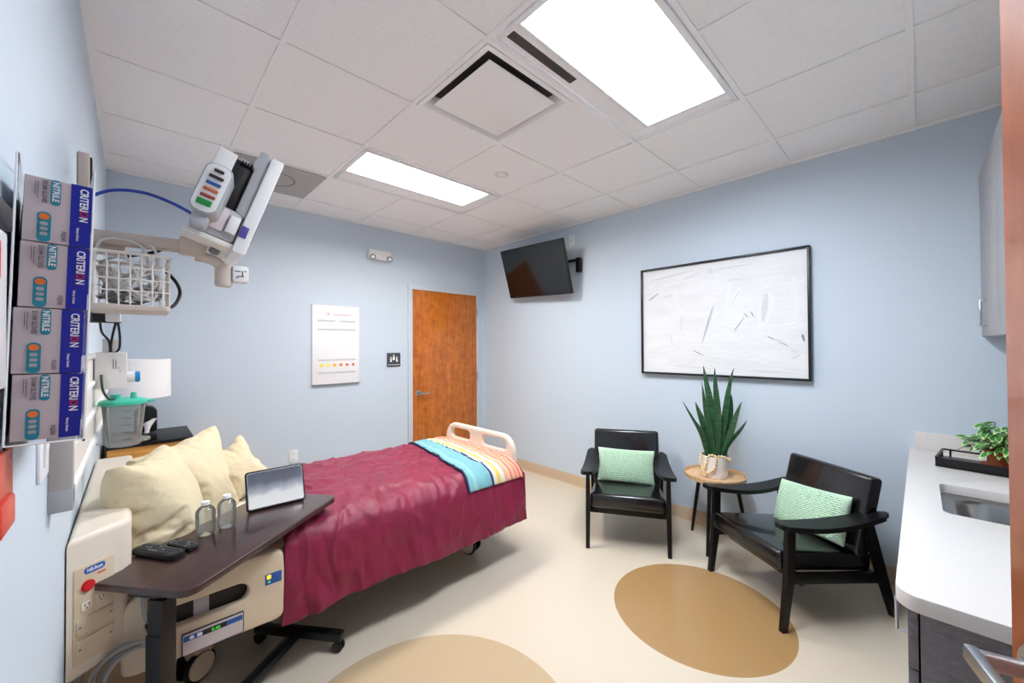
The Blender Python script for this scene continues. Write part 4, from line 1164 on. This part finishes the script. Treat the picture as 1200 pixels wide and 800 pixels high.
MB().grid(tis, 30, 10, 'paper_white', closed_u=True).done('tissue', t)

# ------------------------------------------------------------------ headwall on the left wall
t = thing('medical_rail_system', 'long grey and white medical headwall rail mounted on the left wall behind the bed', 'wall rail', (XL, 2.4, 1.08))
b = MB(); b.box((XL + .016, 2.42, 1.265), (.032, 1.88, .35), 'offwhite_metal', bev=.003); b.done('panel', t)
b = MB()
for z in (1.10, 1.215, 1.33, 1.435): b.box((XL + .020, 2.42, z), (.040, 1.88, .018), 'white_plastic', bev=.003)
b.done('channel', t)
b = MB(); b.box((XL + .021, 1.472, 1.265), (.042, .022, .37), 'vent_grey', bev=.003); b.box((XL + .021, 1.485, 1.092), (.042, .05, .055), 'grey_plastic', bev=.003); b.done('end_cap', t)

t = thing('suction_canister', 'clear suction canister with a teal lid hanging on the headwall', 'canister', (-.032, 2.40, 1.04))
cx_, cy_ = -.032, 2.40
b = MB(); b.lathe([(0, 1.045), (.050, 1.045), (.054, 1.05), (.070, 1.225), (.068, 1.225), (.052, 1.052), (0, 1.05)], 'canister_clear', c=(cx_, cy_, 0), seg=36); b.done('container', t)
for z in (1.08, 1.11, 1.14, 1.17):
    pass
b = MB(); b.lathe([(0, 1.222), (.074, 1.222), (.079, 1.226), (.079, 1.238), (.072, 1.243), (.045, 1.25), (0, 1.252)], 'teal_cap', c=(cx_, cy_, 0), seg=40)
b.cyl((cx_ + .03, cy_ - .03, 1.245), (cx_ + .03, cy_ - .03, 1.275), .012, 'teal_cap', r1=.009, seg=16); b.cyl((cx_ - .025, cy_ - .02, 1.245), (cx_ - .025, cy_ - .02, 1.268), .018, 'teal_cap', seg=16)
b.box((cx_ + .085, cy_ - .01, 1.232), (.03, .03, .008), 'teal_cap', bev=.002); b.done('lid', t)
b = MB()
for z in (1.08, 1.11, 1.14, 1.17, 1.20):
    b.box((cx_ + .012, cy_ - .060 - (z - 1.08) * .10, z), (.03, .001, .003), 'ink_grey')
b.done('scale_marks', t)['kind'] = 'stuff'
b = MB(); b.tube([(-.11, 2.36, 1.07), (-.03, 2.335, 1.065), (.04, 2.37, 1.065), (.04, 2.43, 1.065), (-.03, 2.465, 1.065), (-.11, 2.44, 1.07)], .006, 'canister_clear', seg=8, smooth=3); b.done('holder_ring', t)

t = thing('suction_regulator', 'white boxy suction regulator with a blue dial knob above the canister', 'regulator', (-.07, 2.3, 1.30))
b = MB(); b.box((-.068, 2.31, 1.375), (.092, .085, .148), 'white_plastic', bev=.004); b.box((-.07, 2.33, 1.475), (.05, .04, .06), 'white_plastic', bev=.004); b.done('housing', t)
b = MB()
for (x, z, L) in ((-.062, 1.402, .040), (-.054, 1.400, .036), (-.046, 1.385, .006), (-.042, 1.372, .006)): b.box((x, 2.2665, z), (.0025, .001, L), 'ink_grey')
b.done('printed_marks', t)['kind'] = 'stuff'
b = MB(); b.cyl((-.022, 2.31, 1.345), (.002, 2.31, 1.345), .022, 'white_plastic', seg=20, bev=.002); b.cyl((.002, 2.31, 1.345), (.018, 2.31, 1.345), .023, 'blue_cap', seg=20, bev=.003); b.done('dial_knob', t)
b = MB(); b.tube([(-.095, 2.262, 1.36), (-.09, 2.25, 1.30), (-.075, 2.29, 1.26), (-.06, 2.36, 1.25)], .004, 'hose_green', seg=8, smooth=4); b.done('hose', t)

t = thing('call_cord_holder', 'white wall hook with black looped cords under the wire basket', 'hook', (-.09, 2.3, 1.45))
b = MB(); b.box((-.095, 2.30, 1.592), (.11, .07, .045), 'black_plastic', bev=.006); b.box((-.062, 2.27, 1.592), (.045, .05, .040), 'white_plastic', bev=.006); b.done('bracket', t)
b = MB()
b.tube([(-.055, 2.28, 1.575), (-.066, 2.285, 1.51), (-.070, 2.29, 1.46), (-.060, 2.29, 1.448), (-.045, 2.29, 1.465), (-.044, 2.285, 1.52), (-.050, 2.28, 1.575)], .004, 'black_plastic', seg=6, smooth=4)
b.tube([(-.10, 2.28, 1.572), (-.095, 2.285, 1.53), (-.075, 2.29, 1.495), (-.072, 2.29, 1.45), (-.085, 2.29, 1.44)], .004, 'black_plastic', seg=6, smooth=4); b.done('cord', t)

# ------------------------------------------------------------------ monitor arm, monitor, basket
t = thing('monitor_arm', 'grey wall mounted swing arm carrying the patient monitor', 'monitor arm', (XL, 1.95, 1.85))
b = MB(); b.box((XL + .016, 2.1, 1.86), (.030, .06, .62), 'beige_metal', bev=.004); b.box((XL + .033, 2.1, 1.86), (.006, .034, .60), 'black_plastic'); b.done('wall_track', t)
b = MB(); b.box((-.075, 2.05, 1.846), (.10, .16, .06), 'beige_metal', bev=.008)
b.box((0, 0, 0), (.30, .05, .045), 'beige_metal', bev=.008, X=T(.03, 1.955, 1.852) @ roty(-.02))
b.box((.160, 1.95, 1.856), (.082, .06, .066), 'beige_metal', bev=.008); b.done('arm', t)
b = MB(); b.tube([(.17, 1.95, 1.822), (.21, 1.95, 1.818), (.245, 1.95, 1.80), (.257, 1.95, 1.765), (.258, 1.95, 1.735)], .024, 'beige_metal', seg=14, smooth=4, flat=.8)
b.cyl((.258, 1.95, 1.712), (.258, 1.95, 1.80), .029, 'beige_metal', seg=24, bev=.004); b.box((.313, 1.95, 1.766), (.055, .055, .066), 'white_plastic', bev=.007)
b.done('elbow', t)
b = MB()
for (x, z, sx_, sz_) in ((.302, 1.776, .020, .004), (.318, 1.768, .004, .022), (.312, 1.756, .024, .004), (.300, 1.750, .010, .004), (.328, 1.778, .008, .004)): b.box((x, 1.9222, z), (sx_, .001, sz_), 'sign_dark')
b.done('printed_marks', t)['kind'] = 'stuff'
b = MB(); b.box((0, 0, 0), (.16, .10, .045), 'offwhite_metal', bev=.01, X=T(.235, 1.94, 1.872) @ roty(.43)); b.cyl((.235, 1.90, 1.865), (.235, 1.98, 1.865), .024, 'mid_grey', seg=20)
b.cyl((.205, 1.95, 1.86), (.20, 1.95, 1.90), .02, 'beige_metal', seg=16); b.done('tilt_head', t)

# monitor in a tilted frame: local x = out of the screen, y = depth away from the viewer, z = up the screen
MA = math.atan2(.139, .405)
mo = Matrix.Translation((.262, 1.80, 1.832)) @ roty(MA)
t = thing('patient_monitor', 'white and grey patient vital signs monitor tilted on the wall arm', 'patient monitor', X=mo)
b = MB(); b.prism(rrect(0, 0, .046, .425, .012, 4), .30, 'white_plastic', X=Matrix(((1, 0, 0, 0), (0, 0, 1, 0), (0, 1, 0, 0), (0, 0, 0, 1))), bev=.006); b.done('front_bezel', t, local=True)
MB().box((.0465, .15, .225), (.003, .27, .34), 'screen_black').done('screen', t, local=True)
MX = Matrix(((1, 0, 0, 0), (0, 0, 1, .012), (0, 1, 0, 0), (0, 0, 0, 1)))
b = MB(); b.prism([(0, .14), (0, .405), (-.012, .43), (-.038, .425), (-.048, .36), (-.036, .34), (-.036, .155)], .27, 'grey_plastic', X=MX, bev=.004)
b.done('rear_housing', t, local=True)
b = MB(); b.box((-.068, .15, .255), (.064, .24, .20), 'black_plastic', bev=.003)
b.done('fan_recess', t, local=True)
b = MB()
for i in range(4): b.box((-.048 - i * .010, .028, .352 - .001 * i), (.004, .004, .022), 'black_paint')
b.box((-.062, .036, .352), (.05, .012, .034), 'grey_plastic', bev=.003)
b.done('vent_slots', t, local=True)['kind'] = 'stuff'
b = MB(); b.box((-.128, .14, .262), (.060, .25, .205), 'white_plastic', bev=.006)
b.cyl((-.128, .016, .222), (-.128, .012, .222), .014, 'black_plastic', seg=18); b.cyl((-.125, .016, .285), (-.125, .012, .285), .005, 'sign_dark', seg=12); b.box((-.126, .0145, .252), (.016, .002, .018), 'bar_grey', bev=.0005)
b.done('sensor_module', t, local=True)
b = MB(); b.box((-.072, .14, .092), (.135, .25, .125), 'grey_plastic', bev=.01); b.box((-.070, .14, .018), (.165, .25, .020), 'offwhite_metal', bev=.004)
b.box((-.090, .013, .10), (.08, .012, .09), 'box_white', bev=.004); b.done('lower_housing', t, local=True)
b = MB(); b.box((-.026, .010, .095), (.034, .02, .07), 'white_plastic', bev=.004); b.done('printer_door', t, local=True)
b = MB(); b.box((.012, -.002, .085), (.026, .006, .046), 'purple_tag', bev=.002); b.done('purple_label', t, local=True)

cX = Matrix.Translation((.132, 1.735, 1.955)) @ roty(MA) @ rotz(-.18)
t = thing('connector_module', 'grey cable module with a row of coloured sockets on the monitor side', 'connector module', X=cX)
cm = Matrix(((1, 0, 0, 0), (0, 0, 1, 0), (0, 1, 0, 0), (0, 0, 0, 1)))
b = MB(); b.prism(rrect(-.008, -.006, .078, .188, .03, 6), .10, 'grey_plastic', X=cm, bev=.008); b.prism(rrect(-.002, .0, .072, .182, .027, 6), .004, 'white_plastic', X=cm @ T(0, 0, -.003), bev=.0015); b.done('housing', t, local=True)
for i, m in enumerate(('port_green', 'port_red', 'port_orange', 'port_blue', 'port_black', 'port_black')):
    z = .030 + i * .0255
    q = MB(); q.box((.036 if i else .034, -.006, z), (.044 if i < 5 else .03, .008, .012 if i else .022), m, bev=.003); q.done('socket', t, local=True)
b = MB(); b.box((.035, .05, -.025), (.05, .07, .05), 'grey_plastic', bev=.012); b.done('cable_boot', t, local=True)

b = MB(); b.tube([(-.122, 1.92, 1.962), (-.06, 1.90, 2.002), (.02, 1.88, 2.010), (.10, 1.86, 1.985), (.165, 1.85, 1.950), (.185, 1.85, 1.935)], .0055, 'cable_blue', seg=8, smooth=6)
tag(b.done('blue_cable'), 'blue cable arching from the wall to the patient monitor', 'cable')
b = MB(); b.tube([(-.02, 1.99, 1.80), (.045, 1.99, 1.822), (.09, 1.985, 1.85), (.15, 1.98, 1.885), (.19, 1.975, 1.90)], .006, 'black_plastic', seg=8, smooth=5)
b.tube([(.085, 2.02, 1.765), (.118, 2.02, 1.72), (.128, 2.02, 1.675), (.105, 2.0, 1.625), (.06, 1.98, 1.612)], .006, 'black_plastic', seg=8, smooth=5)
tag(b.done('black_cable'), 'black cable looping behind the white wire basket', 'cable')

t = thing('wire_basket', 'white wire basket on the left wall filled with coiled cables', 'basket', (0, 2.0, 1.6))
bx0, bx1, by0, by1, bz0, bz1 = -.115, .092, 1.90, 2.14, 1.615, 1.795
b = MB()
def ringz(z, r, ins=0): b.tube([(x, y, z) for x, y in rrect(bx0 + ins, by0 + ins, bx1 - ins, by1 - ins, .022, 4)], r, 'offwhite_metal', seg=8, closed=True)
ringz(bz1, .0055); ringz(bz1 - .05, .0025); ringz(bz1 - .09, .0025); ringz(bz1 - .13, .0025)
for i in range(7):
    x = bx0 + .018 + i * (bx1 - bx0 - .036) / 6
    for y in (by0, by1): b.cyl((x, y, bz0), (x, y, bz1), .0025, 'offwhite_metal', seg=8)
for i in range(7):
    y = by0 + .022 + i * (by1 - by0 - .044) / 6
    for x in (bx0, bx1): b.cyl((x, y, bz0), (x, y, bz1), .0025, 'offwhite_metal', seg=8)
b.done('wire_cage', t)
b = MB(); b.prism(rrect(bx0 - .003, by0 - .003, bx1 + .003, by1 + .003, .024, 5), .020, 'beige_metal', X=T(0, 0, bz0 - .018), bev=.004); b.done('base_tray', t)
b = MB(); b.box((XL + .016, 2.0, 1.72), (.03, .12, .14), 'offwhite_metal', bev=.004); b.done('wall_bracket', t)
rnd = random.Random(4)
def bundle(label, m, n_, r, z0, z1, cxy=(-.01, 2.02)):
    b = MB(); pts = []
    for i in range(n_):
        a = i * 1.05 + rnd.uniform(-.3, .3)
        pts.append((max(bx0 + .012, min(bx1 - .012, cxy[0] + .085 * cos(a) * rnd.uniform(.6, 1.05))), max(by0 + .012, min(by1 - .012, cxy[1] + .10 * sin(a) * rnd.uniform(.6, 1.05))), rnd.uniform(z0, z1)))
    b.tube(pts, r, m, seg=6, smooth=5)
    tag(b.done('cable_bundle'), label, 'cable', None)
bundle('tangle of pale grey sensor cables lying in the wire basket', 'cable_grey', 64, .0042, 1.64, 1.78)
bundle('tangle of darker grey cables at the bottom of the wire basket', 'mid_grey', 22, .005, 1.63, 1.69)
b = MB(); b.tube([(-.10, 1.93, 1.76), (-.085, 1.925, 1.83), (-.03, 1.925, 1.845), (.02, 1.925, 1.825), (.035, 1.925, 1.76)], .0045, 'cable_grey', seg=8, smooth=5)
b.tube([(.015, 1.935, 1.77), (.025, 1.93, 1.825), (.045, 1.93, 1.832), (.058, 1.93, 1.80), (.06, 1.935, 1.75)], .0045, 'cable_grey', seg=8, smooth=5)
tag(b.done('looped_cable'), 'pale grey cable looping up over the rim of the wire basket', 'cable')

# ------------------------------------------------------------------ glove boxes in a clear dispenser
# local: x out from the wall, y along the wall, z up; the dispenser leans very slightly
GX = T(-.1405, .98, 1.322) @ roty(.024) @ rotz(.10)
t = thing('glove_dispenser', 'clear acrylic rack on the left wall holding four stacked glove boxes', 'dispenser', X=GX)
b = MB()
b.box((-.003, .12, .22), (.003, .26, .46), 'acrylic'); b.box((.079, .12, .22), (.003, .26, .46), 'acrylic'); b.box((.038, .12, -.0045), (.085, .26, .004), 'acrylic', bev=.001)
b.done('clear_shell', t, local=True)
b = MB()
for x in (-.004, .079): b.cyl((x, -.0105, -.006), (x, -.0105, .45), .0014, 'gloss_white', seg=8)
b.tube([(-.004, -.0105, -.006), (.079, -.0105, -.006)], .0014, 'gloss_white', seg=8)
b.done('rim_edge', t, local=True)
GF = Matrix(((1, 0, 0, 0), (0, 0, 1, 0), (0, 1, 0, 0), (0, 0, 0, 1)))          # local x, z plane, outward = -y after offset
def twidth(body, size):
    cu = bpy.data.curves.new('tmpw', 'FONT'); cu.body = body; cu.size = size
    o = bpy.data.objects.new('tmpw', cu); me = bpy.data.meshes.new_from_object(o)
    w_ = max(v.co.x for v in me.vertices)
    bpy.data.objects.remove(o); bpy.data.curves.remove(cu); bpy.data.meshes.remove(me)
    return w_
def glove_box():
    w_, h_, L = .080, .1145, .235
    t = thing('glove_box', '', 'glove box', X=Matrix.Identity(4), group='glove boxes stacked in the acrylic rack')
    W[t] = Matrix.Identity(4)
    MB().box((w_ / 2, L / 2, h_ / 2), (w_, L, h_ - .001), 'box_white', bev=.001, seg=1).done('carton', t, local=True)
    b = MB(); b.box((w_ - .013, -.0004, h_ / 2), (.026, .0012, h_ - .001), 'box_blue'); b.box((w_ + .0004, L / 2, h_ * .62), (.0012, L - .002, h_ * .72), 'box_blue')
    b.done('blue_band', t, local=True)
    b = MB(); b.box((w_ + .0006, L / 2, h_ * .13), (.0012, L - .002, h_ * .25), 'gloss_white'); b.done('white_flap', t, local=True)
    def fx(x0, z0, x1, z1, m, r, y): 
        q.prism(rrect(x0, z0, x1, z1, r, 5), .0008, m, X=Matrix(((1, 0, 0, 0), (0, 0, -1, y), (0, 1, 0, 0), (0, 0, 0, 1))))
    q = MB(); fx(.030, .068, .042, h_ - .001, 'box_teal', .005, -.0002); fx(.016, .001, .032, .054, 'box_teal', .007, -.0002); q.done('teal_badge', t, local=True)
    q = MB(); fx(.018, .040, .030, .051, 'box_orange', .0055, -.0010); q.done('orange_badge', t, local=True)
    # lettering reads downward on the end face
    def txt(b, s, size, m, x, z, sx=1.0): b.text(s, size, m, Matrix(((0, 1, 0, x), (0, 0, -1, -.0013), (-1, 0, 0, z), (0, 0, 0, 1))), extrude=.0003, sx=sx)
    q = MB(); txt(q, 'NITRILE', .0115, 'paper_white', .0325, h_ - .004, .9); q.done('teal_lettering', t, local=True)
    q = MB(); txt(q, 'EXAM GLOVES', .0085, 'ink_grey', .0205, h_ - .005, .72); txt(q, 'N200', .0085, 'ink_grey', .0445, .024, .9)
    for x_, l_ in ((.0150, .030), (.0120, .024)): fx(x_, h_ - .008 - l_, x_ + .0008, h_ - .008, 'ink_grey', .0003, -.0006)
    q.done('grey_lettering', t, local=True)
    w1, w2 = twidth('CRITERI', .0150) * .8, twidth('O', .0150) * .8 + .0008
    q = MB(); txt(q, 'CRITERI', .0150, 'paper_white', .0655, h_ - .006, .8); txt(q, 'N', .0150, 'paper_white', .0655, h_ - .007 - w1 - w2, .8); txt(q, 'Henry Schein', .0045, 'paper_white', .0625, .035)
    q.done('white_lettering', t, local=True)
    q = MB(); txt(q, 'O', .0150, 'red_mark', .0655, h_ - .0066 - w1, .8); q.done('red_lettering', t, local=True)
    q = MB()
    for i in range(3): fx(.0195, .030 - i * .009, .0285, .036 - i * .009, 'grey_plastic', .002, -.0009)
    q.done('badge_print', t, local=True)['kind'] = 'stuff'
    return t
gl = ['glove box at the bottom of the stack in the clear rack', 'glove box second from the bottom in the clear rack', 'glove box second from the top in the clear rack', 'glove box at the top of the stack in the clear rack']
g0 = glove_box()
offs = ((.000, .0), (-.002, .0), (.0015, .0), (.0025, .0)); GS = .923
for i in range(4):
    X = GX @ T(offs[i][0] + .001, .001, -.002 + i * .1152 * GS) @ Matrix.Scale(GS, 4)
    if i == 0: g0.matrix_local = X; g0['label'] = gl[0]; W[g0] = X
    else: copy_tree(g0, X, None, gl[i])

# red sharps container and a document holder close to the camera on the left wall
t = thing('sharps_container', 'red plastic holder on the left wall below the glove rack', 'sharps container', (XL, .96, 1.2))
b = MB(); b.box((XL + .004, .945, 1.250), (.008, .17, .115), 'sharps_red', bev=.003); b.box((XL + .008, .955, 1.215), (.014, .09, .05), 'sharps_red', bev=.005); b.done('body', t)
b = MB(); b.cyl((XL + .007, 1.015, 1.294), (XL + .009, 1.015, 1.294), .004, 'satin_steel', seg=12); b.done('screw', t)
t = thing('document_holder', 'white leaflet holder at the left picture edge beside the glove rack', 'leaflet holder', (XL, .87, 1.40))
b = MB(); b.box((XL + .010, .80, 1.52), (.018, .20, .22), 'gloss_white', bev=.003); b.done('leaflets', t)
b = MB(); b.box((XL + .0205, .80, 1.585), (.001, .10, .05), 'red_mark'); b.done('red_print', t)
b = MB(); b.box((XL + .012, .80, 1.65), (.022, .21, .035), 'black_plastic', bev=.003); b.done('clip_bar', t)

# ------------------------------------------------------------------ camera, world, view
def camera():
    F, YAW, PT, RL = 459.92, .766, .0113, .0056
    c_, s_ = cos(YAW), sin(YAW)
    r0 = V((c_, -s_, 0)); f0 = V((s_, c_, 0)); u0 = V((0, 0, 1))
    f1 = f0 * cos(PT) + u0 * sin(PT); u1 = -f0 * sin(PT) + u0 * cos(PT)
    r2 = r0 * cos(RL) - u1 * sin(RL); u2 = r0 * sin(RL) + u1 * cos(RL)
    cam = bpy.data.cameras.new('camera'); o = bpy.data.objects.new('camera', cam); COL.objects.link(o)
    m = Matrix((( r2.x, u2.x, -f1.x, 0), (r2.y, u2.y, -f1.y, 0), (r2.z, u2.z, -f1.z, 1.466), (0, 0, 0, 1)))
    o.matrix_world = m
    cam.sensor_width = 36; cam.sensor_fit = 'HORIZONTAL'; cam.lens = 36 * F / 1200
    cam.clip_start = .01
    scn.camera = o
camera()
w = bpy.data.worlds.new('world'); scn.world = w; w.use_nodes = True
w.node_tree.nodes['Background'].inputs['Color'].default_value = (.5, .55, .6, 1)
w.node_tree.nodes['Background'].inputs['Strength'].default_value = .3
scn.view_settings.view_transform = 'Standard'; scn.view_settings.look = 'None'
scn.view_settings.exposure = 0.45; scn.view_settings.gamma = 1.0; scn.view_settings.use_curve_mapping = False
scn.cycles.max_bounces = 10; scn.cycles.diffuse_bounces = 8; scn.cycles.transparent_max_bounces = 16
scn.cycles.sample_clamp_indirect = 4.0
